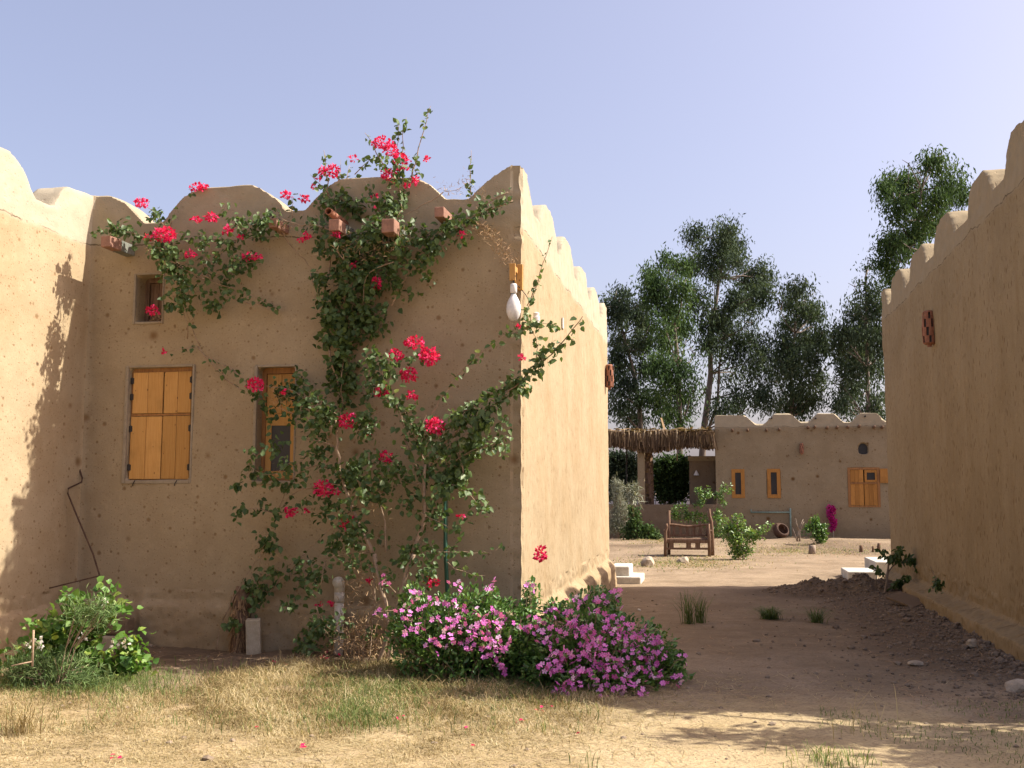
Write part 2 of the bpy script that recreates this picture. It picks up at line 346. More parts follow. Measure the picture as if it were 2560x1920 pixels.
def make_ground():
    def axis(lo, hi, step, end, g):
        a = list(np.arange(lo, hi + 1e-6, step)); s = step
        while a[-1] < end: s *= g; a.append(a[-1] + s)
        b = [lo]; s = step
        while b[-1] > -end: s *= g; b.append(b[-1] - s)
        return np.array(sorted(b[1:]) + a)
    xs = axis(-5.5, 7.5, .055, 900, 1.16); ys = axis(4.5, 20, .055, 900, 1.14)
    V = []; A = []
    for y in ys:
        for x in xs:
            V.append((x, y, gz(x, y) if abs(x) < 60 and -5 < y < 60 else 0.))
    nx, ny = len(xs), len(ys); V = np.array(V)
    q = V - C0; s = q @ EV; t = q @ DV
    # var: 0 sand, 0.5 alley earth, 1 dark soil; alley shade painted in too
    alley = 1 / (1 + np.exp(np.clip(-(V[:, 1] - 8.3) * 1.4, -40, 40))); alley *= 1 + .48 * (V[:, 1] < 17.2) * (V[:, 1] > 0); alley[V[:, 1] > 17.2] *= .85  # extra darkening up to the far shadow edge: house shade put into colour
    bank = np.clip((s - (ROFF - 1.6)) / 1.4, 0, 1) * ((t > -2) & (t < 9.5))
    foot = np.clip(1 - np.abs(t + .35) / 1.1, 0, 1) * (s < 1.0) * (s > -6)
    mound = np.clip(1.15 - np.hypot((s - 3.75) / 1.6, (t - 7.3) / 1.1), 0, 1)
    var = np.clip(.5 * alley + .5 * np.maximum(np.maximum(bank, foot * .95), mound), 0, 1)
    bed = np.clip((V[:, 1] - 24.5) / 1.5, 0, 1) * (V[:, 1] < 60) * np.array([.55 + .9 * noise.noise(Vector((p[0] * .5, p[1] * .9, 2))) if abs(p[0]) < 40 and 20 < p[1] < 60 else 0 for p in V]); var = np.clip(var + .60 * bed, 0, 1)
    i = np.arange(nx - 1)[None, :] + (np.arange(ny - 1) * nx)[:, None]; i = i.ravel()
    Fq = np.stack([i, i + 1, i + 1 + nx, i + nx], 1)
    m, nt, bs = newmat('earth'); k = NT(nt)
    v = k.n('ShaderNodeAttribute', attribute_name='var').outputs['Fac']
    a = k.noise(.9, 6, .65); b = k.noise(6, 6, .7); c = k.noise(40, 5, .7); e = k.noise(1., 5, .7, k.scale(k.tc.outputs['Object'], (.8, 1.7, 1)))
    vv = k.math('ADD', v, k.math('MULTIPLY', k.math('SUBTRACT', b, .5), .5))
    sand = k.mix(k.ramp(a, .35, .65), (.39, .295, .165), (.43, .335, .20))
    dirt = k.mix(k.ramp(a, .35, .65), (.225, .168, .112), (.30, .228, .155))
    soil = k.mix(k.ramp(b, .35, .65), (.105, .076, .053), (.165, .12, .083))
    col = k.mix(k.ramp(vv, .15, .45), sand, dirt); col = k.mix(k.ramp(vv, .60, .98), col, soil)  # soil tone also carries the painted alley shade
    col = k.mix(k.ramp(e, .46, .68, 0, .55), col, (.17, .125, .08))
    col = k.mix(k.ramp(c, .47, .70, 0, .65), col, (.13, .092, .060))
    vo = k.vor(26., dim='3D'); rn = k.sep(vo.outputs['Color'])[0]
    sp = k.math('MULTIPLY', k.ramp(k.math('SUBTRACT', vo.outputs['Distance'], k.math('MULTIPLY', rn, .25)), -.1, .02, 1, 0), k.ramp(rn, .6, .9, 0, .7))
    col = k.mix(sp, col, (.20, .13, .08))
    k.l(col, bs.inputs['Base Color']); bs.inputs['Roughness'].default_value = 1; bs.inputs['Specular IOR Level'].default_value = .05
    h = k.math('ADD', k.math('MULTIPLY', b, .6), k.math('ADD', k.math('MULTIPLY', c, .35), k.math('MULTIPLY', sp, .3)))
    k.l(k.bump(h, .035, .9), bs.inputs['Normal'])
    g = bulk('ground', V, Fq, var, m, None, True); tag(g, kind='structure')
make_ground()
def onground(p, dz=0.): return (float(p[0]), float(p[1]), gz(float(p[0]), float(p[1])) + dz)

# ------------------------------------------------------------------ adobe walls: closed volumes fused, softened and roughened
def adobe(name, mb, mats, parent, pick, voxel=.03, amp=.012, rough_edge=None):
    me = mb.mesh(name); tmp = bpy.data.objects.new('tmp', me); C.objects.link(tmp)
    rm = tmp.modifiers.new('r', 'REMESH'); rm.mode = 'VOXEL'; rm.voxel_size = voxel; rm.adaptivity = 0
    sm = tmp.modifiers.new('s', 'SMOOTH'); sm.iterations = 1; sm.factor = .12
    dg = bpy.context.evaluated_depsgraph_get(); dg.update()
    new = bpy.data.meshes.new_from_object(tmp.evaluated_get(dg)); bpy.data.objects.remove(tmp)
    n = len(new.vertices); co = np.zeros(n * 3, np.float32); no = np.zeros(n * 3, np.float32)
    new.vertices.foreach_get('co', co); new.vertices.foreach_get('normal', no); co = co.reshape(-1, 3); no = no.reshape(-1, 3)
    nf = noise.noise
    for i in range(n):
        p = Vector(co[i]); d = amp * nf(p * 1.3) + amp * .45 * nf(p * 4.5) + amp * .18 * nf(p * 14)
        if rough_edge: d += rough_edge(p, nf)
        co[i] += no[i] * d
    new.vertices.foreach_set('co', co.ravel())
    nn = np.zeros(len(new.polygons) * 3, np.float32); new.polygons.foreach_get('normal', nn)
    ce = np.zeros(len(new.polygons) * 3, np.float32); new.polygons.foreach_get('center', ce)
    new.materials.clear()
    o = link(name, new, mats, parent, True)
    new.polygons.foreach_set('material_index', pick(ce.reshape(-1, 3), nn.reshape(-1, 3)).astype(np.int32)); new.update(); new.set_sharp_from_angle(angle=R(23))
    return o
def crest(pts, a, b, zb=-.3):
    """closed outline: crest points (u,z) sorted by u, closed down to zb between a and b"""
    return [(a, zb)] + pts + [(b, zb)]
def arc(u0, z0, u1, z1, n=4, bul=.35):     # convex shoulder from valley (u0,z0) up to top (u1,z1)
    out = []
    for i in range(1, n):
        f = i / n; g = f + bul * math.sin(math.pi * f) * (1 if z1 > z0 else 1) * .5
        if z1 > z0: out.append((u0 + (u1 - u0) * f, z0 + (z1 - z0) * min(1, g)))
        else: out.append((u0 + (u1 - u0) * f, z1 + (z0 - z1) * min(1, (1 - f) + bul * .5 * math.sin(math.pi * f))))
    return out
def scallop(tops, zv, zt, lo, hi, slope=.4, jit=0.012, seed=1):
    """tops: list of (u0,u1) flat tops. returns crest from lo to hi"""
    rnd = random.Random(seed); P = []
    for i, (a, b) in enumerate(tops):
        zt_ = zt + rnd.uniform(-jit, jit) * 2; zv_ = zv + rnd.uniform(-jit, jit)
        if a > lo: P += [(a - slope, zv_)] + arc(a - slope, zv_, a, zt_)
        P += [(max(a, lo), zt_), (min(b, hi), zt_ + rnd.uniform(-jit, jit))]
        if b < hi: P += arc(b, zt_, b + slope, zv_) + [(b + slope, zv_)]
    if P[0][0] > lo: P = [(lo, P[0][1])] + P
    if P[-1][0] < hi: P = P + [(hi, P[-1][1])]
    return P
def rect(x0, y0, x1, y1, fn=front, ax=0):
    a = fn(x0, y1); b = fn(x1, y0); return a[ax], b[ax], a[2], b[2]          # u0,u1,z0,z1
W1 = rect(313, 917, 482, 1200); W2 = rect(338, 686, 408, 805); W3 = rect(638, 917, 738, 1202)
hole = lambda w: [(w[0], w[2]), (w[1], w[2]), (w[1], w[3]), (w[0], w[3])]
TL = 8.3
HA = thing('mud_brick_house', 'large sunlit mud brick house with scalloped parapet and red flowering vine on its front', 'house', C0, -ALPHA)
mb = MB(); TW = .36
fc = [(-LW - TW, 4.78), (-4.52, 4.77)] + arc(-4.52, 4.77, -4.08, 4.44) + [(-4.08, 4.44), (-3.86, 4.45)] + arc(-3.86, 4.45, -3.46, 4.79) + [(-3.46, 4.79), (-2.88, 4.79)] + \
     arc(-2.88, 4.79, -2.47, 4.49) + [(-2.47, 4.49), (-2.27, 4.48)] + arc(-2.27, 4.48, -1.84, 4.80) + [(-1.84, 4.80), (-1.12, 4.76)] + arc(-1.12, 4.76, -.78, 4.51) + \
     [(-.78, 4.51), (-.54, 4.51)] + arc(-.54, 4.51, -.08, 4.84, 4, .2) + [(-.08, 4.84), (0, 4.83)]
mb.prism(crest(fc, -LW - TW, 0), [hole(W1), hole(W2), hole(W3)], 'y', 0, TW)
sc_ = scallop([(1.50, 1.95), (3.05, 3.5), (4.68, 5.12), (6.26, 6.72), (7.85, TL)], 4.5, 4.84, 0, TL, .43, seed=3)
mb.prism(crest(sc_, 0, TL), [], 'x', -TW, 0)
mb.prism([(0, 4.2), (0, 4.81), (.26, 4.81)] + arc(.26, 4.81, .72, 4.5) + [(.72, 4.5), (.75, 4.2)], [], 'x', -.10, 0)
wc = [(-4.4, 4.5)] + [(-4.2, 4.48)] + arc(-4.2, 4.48, -3.78, 4.8) + [(-3.78, 4.8), (-3.3, 4.8)] + arc(-3.3, 4.8, -2.9, 4.47) + [(-2.9, 4.47), (-2.6, 4.47)] + \
     arc(-2.6, 4.47, -2.15, 4.82) + [(-2.15, 4.82), (-1.35, 4.81)] + arc(-1.35, 4.81, -.94, 4.47) + [(-.94, 4.47), (-.66, 4.47)] + arc(-.66, 4.47, -.44, 4.73) + [(-.44, 4.74), (0.1, 4.77)]
mb.prism(crest(wc, -4.4, .1), [], 'x', -LW - TW, -LW)
# foot ledges with sloping tops
mb.prism([(-.085, -.3), (-.07, .44), (.02, .52), (.05, -.3)], [], 'x', -LW - .05, 0.03)
mb.prism([(-.05, -.3), (-.05, .46), (.04, .40), (.11, .32), (.15, -.3)], [], 'y', -.06, TL)
mb.prism([(-LW - .05, -.3), (-LW - .05, .5), (-LW + .06, .42), (-LW + .08, -.3)], [], 'y', -4.4, .05)
def edge_a(p, nf):
    d = 0
    if abs(p.x) < .1 and abs(p.y) < .1: d += -.012 + .026 * nf(Vector((0, 0, p.z * 3.1))) + .014 * nf(Vector((0, 1, p.z * 10)))
    if p.z > 4.3: d += .008 * nf(p * 6)
    if p.z < .6: d += .022 * nf(p * 6) + .012 * nf(p * 17)
    return d
def pick_a(ce, nn):
    out = np.zeros(len(ce)); sx = np.abs(nn[:, 0]) > .62
    out[sx & (ce[:, 0] > -1)] = 1; out[sx & (ce[:, 0] < -LW + .15)] = 2; out[(ce[:, 1] < -.12) & (ce[:, 0] < -2)] = 2
    out[(ce[:, 1] > .45)] = 1
    return out
adobe('wall', mb, [M['front'], M['side'], M['wing']], HA, pick_a, .025, .014, edge_a)
mb = MB(); mb.box(-9, -TW - .01, TW + .01, TL, 3.85, 4.05); mb.box(-9, -LW - TW - .01, -4.4, TW, 3.85, 4.05); mb.build('roof', M['side'], HA)
mb = MB(); mb.box(-9.3, -TW, TL, TL + .3, -.3, 4.5); mb.box(-9.3, -9, -4.4, TL, -.3, 4.5); mb.box(-9.3, -LW - TW - .005, -4.7, -4.4, -.3, 4.5); mb.build('back_wall', M['side'], HA)

def plank_leaf(x0, x1, z0, z1, y, name, par, n=2, th=.025, mat='wood'):
    mb = MB(); w = (x1 - x0) / n
    for i in range(n): mb.box(x0 + i * w + .0015, x0 + (i + 1) * w - .0015, y, y + th, z0 + random.uniform(0, .004), z1 - random.uniform(0, .005)); mb.a[-8:] = [random.random()] * 8
    return mb.build(name, M[mat], par, bevel=.003, segs=1)
for W_, w_ in ((W1, .040), (W2, .028), (W3, .036)):
    a, b_, c, d = W_; mb = MB()
    mb.box(a - w_, a - .002, -.016, .03, c - w_, d + w_ * .6); mb.box(b_ + .002, b_ + w_ * .6, -.014, .03, c - w_, d + w_ * .6); mb.box(a - .001, b_ + .001, -.015, .03, c - w_, c - .002); mb.box(a - .001, b_ + .001, -.015, .03, d + .002, d + w_ * .6)
    mb.build('window_surround', M['cement'], HA, bevel=.008)
# shuttered window
u0, u1, z0, z1 = W1
wr = mb = MB(); y0 = .05
mb.box(u0 - .02, u0 + .035, y0, y0 + .06, z0 - .02, z1 + .02); mb.box(u1 - .03, u1 + .02, y0, y0 + .06, z0 - .02, z1 + .02)
mb.box(u0 + .036, u1 - .031, y0, y0 + .06, z1 - .045, z1 + .02); mb.box(u0 + .036, u1 - .031, y0, y0 + .06, z0 - .02, z0 + .02)
win = mb.build('window', M['woodd'], HA); tag(win, 'closed plank shutters of pale orange pine')
zm = z1 - .415 * (z1 - z0); xm = u0 + .53 * (u1 - u0)
for (a, b, c, d) in ((u0 + .03, xm - .006, zm + .008, z1 - .04), (xm + .006, u1 - .022, zm + .008, z1 - .04), (u0 + .02, xm - .005, z0 + .008, zm - .018), (xm + .003, u1 - .022, z0 + .008, zm - .018)):
    plank_leaf(a, b, c, d, y0 - .022, 'shutter', win)
mb = MB(); mb.box(u0 + .02, u1 - .03, y0 - .012, y0 - .002, zm - .016, zm + .006); mb.build('rail', M['woodd'], win)
for zz in (z1 - .13, z1 - .30, zm - .15, z0 + .13):
    for xx in (u0 + .022, u1 - .022):
        mb = MB(); mb.tube([(xx, y0 - .026, zz - .035), (xx, y0 - .026, zz + .035)], .008, 8); mb.box(xx - .02, xx + .02, y0 - .026, y0 - .0225, zz - .03, zz + .03); mb.build('hinge', M['dark'], win)
for xx in (u0 + .12, u1 - .13):
    mb = MB(); mb.tube([(xx, .02, z0 + .0), (xx, -.02, z0 - .01), (xx - .012, -.03, z0 - .04), (xx - .02, -.02, z0 - .06)], .005, 6); mb.build('hook', M['dark'], win)
# small high window
u0, u1, z0, z1 = W2; y0 = .17
mb = MB(); mb.box(u0 - .02, u0 + .05, y0, y0 + .06, z0 - .02, z1 + .02); mb.box(u1 - .05, u1 + .02, y0, y0 + .06, z0 - .02, z1 + .02); mb.box(u0 + .051, u1 - .051, y0, y0 + .06, z1 - .05, z1 + .02); mb.box(u0 + .051, u1 - .051, y0, y0 + .06, z0 - .02, z0 + .05)
w = mb.build('window', M['oldwood'], HA); tag(w, 'small dark recessed window high in the wall')
plank_leaf(u0 + .052, u1 - .052, z0 + .052, z1 - .052, y0 + .02, 'panel', w, 2, .02, 'oldwood')
# narrow window behind the vine
u0, u1, z0, z1 = W3; y0 = .12
mb = MB(); mb.box(u0 - .02, u0 + .04, y0, y0 + .07, z0 - .02, z1 + .02); mb.box(u1 - .035, u1 + .02, y0, y0 + .07, z0 - .02, z1 + .02); mb.box(u0 + .041, u1 - .036, y0, y0 + .07, z1 - .05, z1 + .02); mb.box(u0 + .041, u1 - .036, y0, y0 + .07, z0 - .02, z0 + .03)
w = mb.build('window', M['woodd'], HA); tag(w, 'tall narrow wooden window behind the vine')
zt = z1 - .43 * (z1 - z0)
mb = MB(); x0, x1 = u0 + .042, u1 - .037; y1 = y0 + .012
mb.box(x0, x1, y1, y1 + .03, zt - .03, zt + .03); mb.box(x0, x0 + .06, y1, y1 + .03, z0 + .03, zt - .031); mb.box(x1 - .055, x1, y1, y1 + .03, z0 + .03, zt - .031); mb.box(x0 + .061, x1 - .056, y1, y1 + .03, z0 + .03, z0 + .10); mb.box(x0 + .061, x1 - .056, y1, y1 + .03, zt - .09, zt - .031)
mb.build('casement', M['wood'], w)
mb = MB(); mb.box(x0 + .055, x1 - .05, y1 + .01, y1 + .02, z0 + .09, zt - .085); mb.build('pane', M['glass'], w)
plank_leaf(x0, x1, zt + .031, z1 - .052, y1 + .004, 'panel', w, 2)
# beam ends and spout
for (bx, by, tx, ty, w_, ln) in ((325, 628, 262, 600, .055, .45), (712, 575, 687, 562, .045, .3), (872, 588, 838, 562, .055, .42), (1004, 592, 976, 566, .065, .45), (1124, 556, 1108, 540, .048, .40)):
    q = front(bx, by); b_ = MB()
    b_.box(q[0] - w_, q[0] + w_, -ln, .1, q[2] - w_ * 1.05, q[2] + w_ * 1.05)
    me = b_.mesh('beam_end'); o = link('beam_end', me, [M['brick'], M['grime']], HA)
    bmm = bmesh.new(); bmm.from_mesh(me); bmesh.ops.bisect_plane(bmm, geom=bmm.verts[:] + bmm.edges[:] + bmm.faces[:], plane_co=(0, -ln * .55, 0), plane_no=(0, 1, 0))
    for f in bmm.faces:
        if f.calc_center_median().y > -ln * .55 and ln > .41: f.material_index = 1
    bmm.to_mesh(me); bmm.free(); bv = o.modifiers.new('bevel', 'BEVEL'); bv.width = .008; bv.segments = 2
q = front(868, 572); b_ = MB(); b_.tube([(q[0] - .02, .1, q[2] + .045), (q[0] - .025, -.46, q[2] + .06)], .036, 16, False); b_.tube([(q[0] - .02, .1, q[2] + .045), (q[0] - .025, -.46, q[2] + .06)], .028, 16, False)
for r0, r1 in ((.036, .028),):
    vs = [(q[0] - .025 + r * math.cos(k * math.pi / 8), -.46, q[2] + .06 + r * math.sin(k * math.pi / 8)) for r in (r0, r1) for k in range(16)]
    b_.add(vs, [(k, (k + 1) % 16, 16 + (k + 1) % 16, 16 + k) for k in range(16)])
b_.build('spout', M['clay'], HA)

# ------------------------------------------------------------------ right house
HR = thing('mud_brick_house', 'tall shaded mud brick house along the right edge with five small lit merlons', 'house', C0 + EV * ROFF, -ALPHA)
TR0, TR1 = -0.85, 8.95
mb = MB()
rc = scallop([(-.85, -.84), (.42, .88), (1.95, 2.45), (3.72, 4.3), (5.42, 6.05), (7.12, 7.72), (8.68, TR1)], 4.76, 5.10, TR0, TR1, .31, seed=5)
rc = [p for p in rc if p[0] > -.2 or p[0] == TR0]
rc = sorted(set(rc), key=lambda p: p[0])
rc[0] = (TR0, 5.08)
mb.prism(crest(rc, TR0, TR1), [], 'x', 0, TW)
ec = scallop([(.0, .3), (1.4, 1.95), (3.0, 3.55), (4.6, 5.1), (6.2, 6.5)], 4.77, 5.09, 0, 6.5, .4, seed=8)
mb.prism(crest(ec, 0, 6.5), [], 'y', TR1 - TW, TR1)
mb.prism(crest(ec, 0, 6.5), [], 'y', TR0, TR0 + TW)
mb.prism([(.05, -.4), (.05, .30), (-.12, .24), (-.24, .21), (-.26, -.4)], [], 'y', TR0 - .1, 6.6)
mb.prism([(.05, -.4), (.05, .26), (-.06, .22), (-.12, .18), (-.16, -.4)], [], 'y', 6.55, TR1 + .05)
def edge_r(p, nf):
    d = 0
    if p.x < .1 and p.y > TR1 - .1: d += .02 * nf(Vector((0, 0, p.z * 3)))
    if p.z > 4.6: d += .009 * nf(p * 6)
    if p.z < .5: d += .025 * nf(p * 5) + .015 * nf(p * 14)
    return d
adobe('wall', mb, [M['right']], HR, lambda c, n: np.zeros(len(c)), .025, .014, edge_r)
mb = MB(); mb.box(TW + .01, 6.5, TR0 + TW + .01, TR1 - TW - .01, 4.1, 4.3); mb.build('roof', M['right'], HR)
mb = MB(); mb.box(6.5, 6.85, TR0, TR1, -.3, 4.9); mb.build('back_wall', M['right'], HR)

# ------------------------------------------------------------------ whitewashed steps
def wbox(name, x0, y0, lx, ly, z1, label, parent=None):
    mb = MB(); mb.box(0, lx, 0, ly, -.2, z1); me = mb.mesh(name)
    return me
def steps(label, boxes, group=None):
    g = thing('doorstep', label, 'step', C0, -ALPHA)
    for (s0, s1, t0, t1, z) in boxes:
        mb = MB(); mb.box(s0, s1, t0, t1, -.2, z)
        o = mb.build('step', M['white'], g, bevel=.02)
    return g
def loc(p): q = np.array(p) - C0; return q @ EV, q @ DV
a = loc(G(1535, 1456)); b = loc(G(1603, 1456))
steps('bright white low doorstep at the far corner of the flowering house', [(a[0], b[0], a[1], a[1] + 1.0, .10), (a[0] - .08, a[0] + .26, a[1] + .15, a[1] + 1.0, .27)])
a = loc(G(2120, 1456)); b = loc(G(2160, 1456)); c = loc(G(2191, 1446))
steps('pale white block steps beside the far corner of the shaded right house', [(a[0], a[0] + .50, a[1], a[1] + 1.0, .19), (c[0], c[0] + 1.0, c[1] + .05, c[1] + 1.5, .30)])

# ------------------------------------------------------------------ far house
HF = thing('mud_brick_house', 'distant brown mud house with stepped parapet, slit windows and orange shutters', 'house', F0, -ALPHA)
def FS(x, y, off=0.): return far(x, y, off)
mb = MB(); lo, hi = 0., 9.5
# zoomed picture coordinates of the parapet (origin 1800,1000 scale .1989)
Z2 = lambda x, y: FS(1800 + x * .1989, 1000 + y * .1989)
pp = [(0, Z2(0, 188)[2]), (Z2(310, 188)[0], Z2(310, 188)[2]), (Z2(440, 298)[0], Z2(440, 298)[2]), (Z2(560, 298)[0], Z2(560, 298)[2]), (Z2(685, 168)[0], Z2(685, 168)[2]),
      (Z2(885, 165)[0], Z2(885, 165)[2]), (Z2(1000, 270)[0], Z2(1000, 270)[2]), (Z2(1120, 270)[0], Z2(1120, 270)[2]), (Z2(1225, 168)[0], Z2(1225, 168)[2]), (Z2(1445, 168)[0], Z2(1445, 168)[2]),
      (Z2(1560, 275)[0], Z2(1560, 275)[2]), (Z2(1650, 275)[0], Z2(1650, 275)[2]), (Z2(1760, 165)[0], Z2(1760, 165)[2]), (Z2(1975, 165)[0], Z2(1975, 165)[2]), (Z2(2080, 270)[0], Z2(2080, 270)[2])]
u = pp[-1][0] + .3
while u < hi - 1.2: pp += [(u, 4.0), (u + .3, 4.25), (u + .85, 4.25), (u + 1.15, 4.0)]; u += 1.35
pp.append((hi, 4.0))
wa = [Z2(162, 1220), Z2(295, 880)]; wb_ = [Z2(610, 1220), Z2(745, 875)]; wd = [Z2(1628, 1335), Z2(1992, 862)]; ar = [Z2(1745, 685), Z2(1858, 540)]
rc2 = lambda w: [(w[0][0], w[0][2]), (w[1][0], w[0][2]), (w[1][0], w[1][2]), (w[0][0], w[1][2])]
ax0, ax1, az0, az1 = ar[0][0], ar[1][0], ar[0][2], ar[1][2]; axm = (ax0 + ax1) / 2; rr = (ax1 - ax0) / 2
arch = [(ax0, az0), (ax1, az0)] + [(axm + rr * math.cos(k * math.pi / 8), az1 - rr + rr * math.sin(k * math.pi / 8)) for k in range(9)]
mb.prism(crest(pp, lo, hi), [rc2(wa), rc2(wb_), rc2(wd), arch], 'y', 0, .35)
mb.box(0, .35, .3, 6, -.3, 4.15); mb.box(hi - .35, hi, .3, 6, -.3, 4.1); mb.box(0, hi, 5.7, 6, -.3, 4.15)
adobe('wall', mb, [M['far']], HF, lambda c, n: np.zeros(len(c)), .06, .015)
mb = MB(); mb.box(.36, hi - .36, .36, 5.7, 3.5, 3.7); mb.build('roof', M['far'], HF)
for (a, b) in (wa, wb_):
    x0, x1, z0, z1 = a[0], b[0], a[2], b[2]; mb = MB(); f = .09
    mb.box(x0 - .03, x0 + f, -.02, .06, z0 - .03, z1 + .03); mb.box(x1 - f, x1 + .03, -.02, .06, z0 - .03, z1 + .03); mb.box(x0 + f + .001, x1 - f - .001, -.02, .06, z0 - .03, z0 + f); mb.box(x0 + f + .001, x1 - f - .001, -.02, .06, z1 - f, z1 + .03)
    w = mb.build('window', M['woodf'], HF); mb = MB(); mb.box(x0 + f - .02, x1 - f + .02, .02, .03, z0 + f - .02, z1 - f + .02); mb.build('pane', M['glass'], w)
x0, x1, z0, z1 = wd[0][0], wd[1][0], wd[0][2], wd[1][2]; zm = z0 + .62 * (z1 - z0); xm = (x0 + x1) / 2
mb = MB(); mb.box(x0 - .03, x0 + .05, -.015, .08, z0 - .03, z1 + .04); mb.box(x1 - .05, x1 + .03, -.015, .08, z0 - .03, z1 + .04); mb.box(x0 + .051, x1 - .051, -.015, .08, zm - .03, zm + .02); mb.box(x0 + .051, x1 - .051, -.015, .08, z1 - .03, z1 + .04); mb.box(x0 + .051, x1 - .051, -.015, .08, z0 - .03, z0 + .02)
w = mb.build('window', M['woodd'], HF); tag(w, 'orange shuttered window with one small upper pane open')
for (a, b, c, d) in ((x0 + .052, xm - .01, z0 + .022, zm - .032), (xm + .01, x1 - .052, z0 + .022, zm - .032), (x0 + .052, xm - .01, zm + .022, z1 - .032)): plank_leaf(a, b, c, d, .0, 'shutter', w, 3, .03, 'woodf')
mb = MB(); px0 = xm + .03; mb.box(px0, px0 + .07, .0, .03, zm + .03, z1 - .04); mb.box(x1 - .12, x1 - .053, .0, .03, zm + .03, z1 - .04); mb.box(px0 + .071, x1 - .121, .0, .03, z1 - .13, z1 - .04); mb.box(px0 + .071, x1 - .121, .0, .03, zm + .03, zm + .10); mb.build('casement', M['woodf'], w)
mb = MB(); mb.box(px0 + .06, x1 - .11, .035, .045, zm + .09, z1 - .12); mb.build('pane', M['glass'], w)
mb = MB(); mb.box(x1 + .035, x1 + .5, -.05, -.02, zm, z1); mb.build('shutter', M['woodf'], w)
mb = MB(); mb.prism(arch, [], 'y', .12, .14); w = mb.build('window', M['glass'], HF); tag(w, 'small arched opening')
for (zx, zy) in ((158, 385), (350, 385), (585, 385), (745, 375), (1105, 350), (1192, 345), (1345, 355), (1470, 350), (1605, 345), (1748, 335), (1935, 345), (2035, 348)):
    q = Z2(zx, zy); mb = MB(); mb.tube([(q[0], .1, q[2]), (q[0] - .02, -.28, q[2] + .015)], [.052, .045], 8); mb.build('beam_end', M['oldwood'], HF, True)
for s_, zz in ((3.35, 4.05), (4.3, 4.05), (4.95, 4.1), (5.7, 4.08), (1.9, 4.08), (6.3, 4.1)): mb = MB(); mb.tube([(s_, .05, zz), (s_, -.12, zz)], .03, 6); mb.build('peg', M['dark'], HF)
# annex at the left of the far house
ZA = lambda x, y, off=0.: far(1500 + x * .16275, 980 + y * .16275, off)
a0 = ZA(1365, 990, -.9); a1 = ZA(1770, 990, -.9)
mb = MB(); mb.box(a0[0], 0.02, .9, 1.2, -.3, a0[2]); mb.box(a0[0], a0[0] + .3, 1.2, 4, -.3, a0[2])
adobe('annex_wall', mb, [M['lowwall']], HF, lambda c, n: np.zeros(len(c)), .08, .012)
mb = MB(); zb = ZA(1365, 1060, -.9)[2]; mb.box(a0[0] - .03, -.01, .86, .895, zb, a0[2] + .01); mb.build('parapet_band', M['far'], HF)
# shelf lamp on annex
q = farw(1732, 1186, -.85)

# low garden wall and white brick wall behind
q0 = loc  # unused alias
LWp = thing('garden_wall', 'low brown mud garden wall beneath the thatched pergola', 'wall', F0, -ALPHA)
l0 = far(1300, 1261, .25); l1 = far(1795, 1261, .25)
mb = MB(); mb.box(l0[0] - 2, l1[0] - .05, -.25, -.03, -.3, l1[2])
adobe('wall_body', mb, [M['lowwall']], LWp, lambda c, n: np.zeros(len(c)), .06, .015)
def brickmat():
    m, nt, bs = newmat('white_brick'); k = NT(nt); o = k.sep(k.tc.outputs['Object'])
    b = k.n('ShaderNodeTexBrick'); b.inputs['Scale'].default_value = 1; b.inputs['Brick Width'].default_value = .42; b.inputs['Row Height'].default_value = .2; b.inputs['Mortar Size'].default_value = .018
    b.inputs['Color1'].default_value = (.62, .6, .62, 1); b.inputs['Color2'].default_value = (.54, .52, .55, 1); b.inputs['Mortar'].default_value = (.16, .15, .16, 1)
    k.l(k.comb(o[0], o[2]), b.inputs['Vector']); k.l(b.outputs[0], bs.inputs['Base Color']); bs.inputs['Roughness'].default_value = .9; return m
mb = MB(); mb.box(-16, 3.0, 0, .2, 0, 1.45)
wb = mb.build('boundary_wall', brickmat()); wb.location = (5, 45, 0); wb.rotation_euler.z = -ALPHA; tag(wb, 'pale white brick boundary wall glimpsed behind the pergola', 'wall')

# ------------------------------------------------------------------ pergola with palm thatch
PG = thing('pergola', 'thatched pergola with hanging palm leaves joined to the distant house', 'pergola', F0, -ALPHA)
zt = ZA(1000, 610)[2]; zbm = ZA(1000, 990)[2]; xl = ZA(-900, 700)[0]; xr = -.02
mb = MB()
for t_ in (-.1, 1.2, 2.6): mb.tube([(xl, t_, zt - .12), (xr, t_, zt - .06)], .07, 8)
for i in range(14):
    s_ = xl + (xr - xl) * (i + .5) / 14; mb.tube([(s_, -.25, zt - .03), (s_ + .03, 3.0, zt + .0)], .04, 6)
mb.build('roof_pole', M['oldwood'], PG, True)
n = 9000; rs = np.random.default_rng(4)
S_ = rs.uniform(xl, xr, n); kind = rs.random(n); P = np.stack([S_, -.22 + rs.normal(0, .09, n) - .03, zt + .02 + .03 * np.sin(S_ * 3) - rs.random(n) ** .8 * .22], 1)
D = np.stack([rs.normal(0, .10, n), rs.normal(-.02, .1, n), -np.ones(n)], 1)
var = np.clip(rs.beta(1.0, 3.6, n), 0, .75)
L_ = rs.uniform(.42, .86, n) * (1 + .18 * np.sin(S_ * 2.3))
scatter('thatch', P, D, np.stack([rs.normal(0, .6, n), -np.ones(n), np.zeros(n)], 1), L_, var, T_BLADE, M['thatch'], PG, .05)
n = 60; S_ = rs.uniform(xl, xr - .6, n); P = np.stack([S_, np.full(n, -.40), zt + .05 + rs.normal(0, .02, n)], 1)
D = np.stack([rs.normal(0, .07, n), rs.normal(0, .04, n), -np.ones(n)], 1)
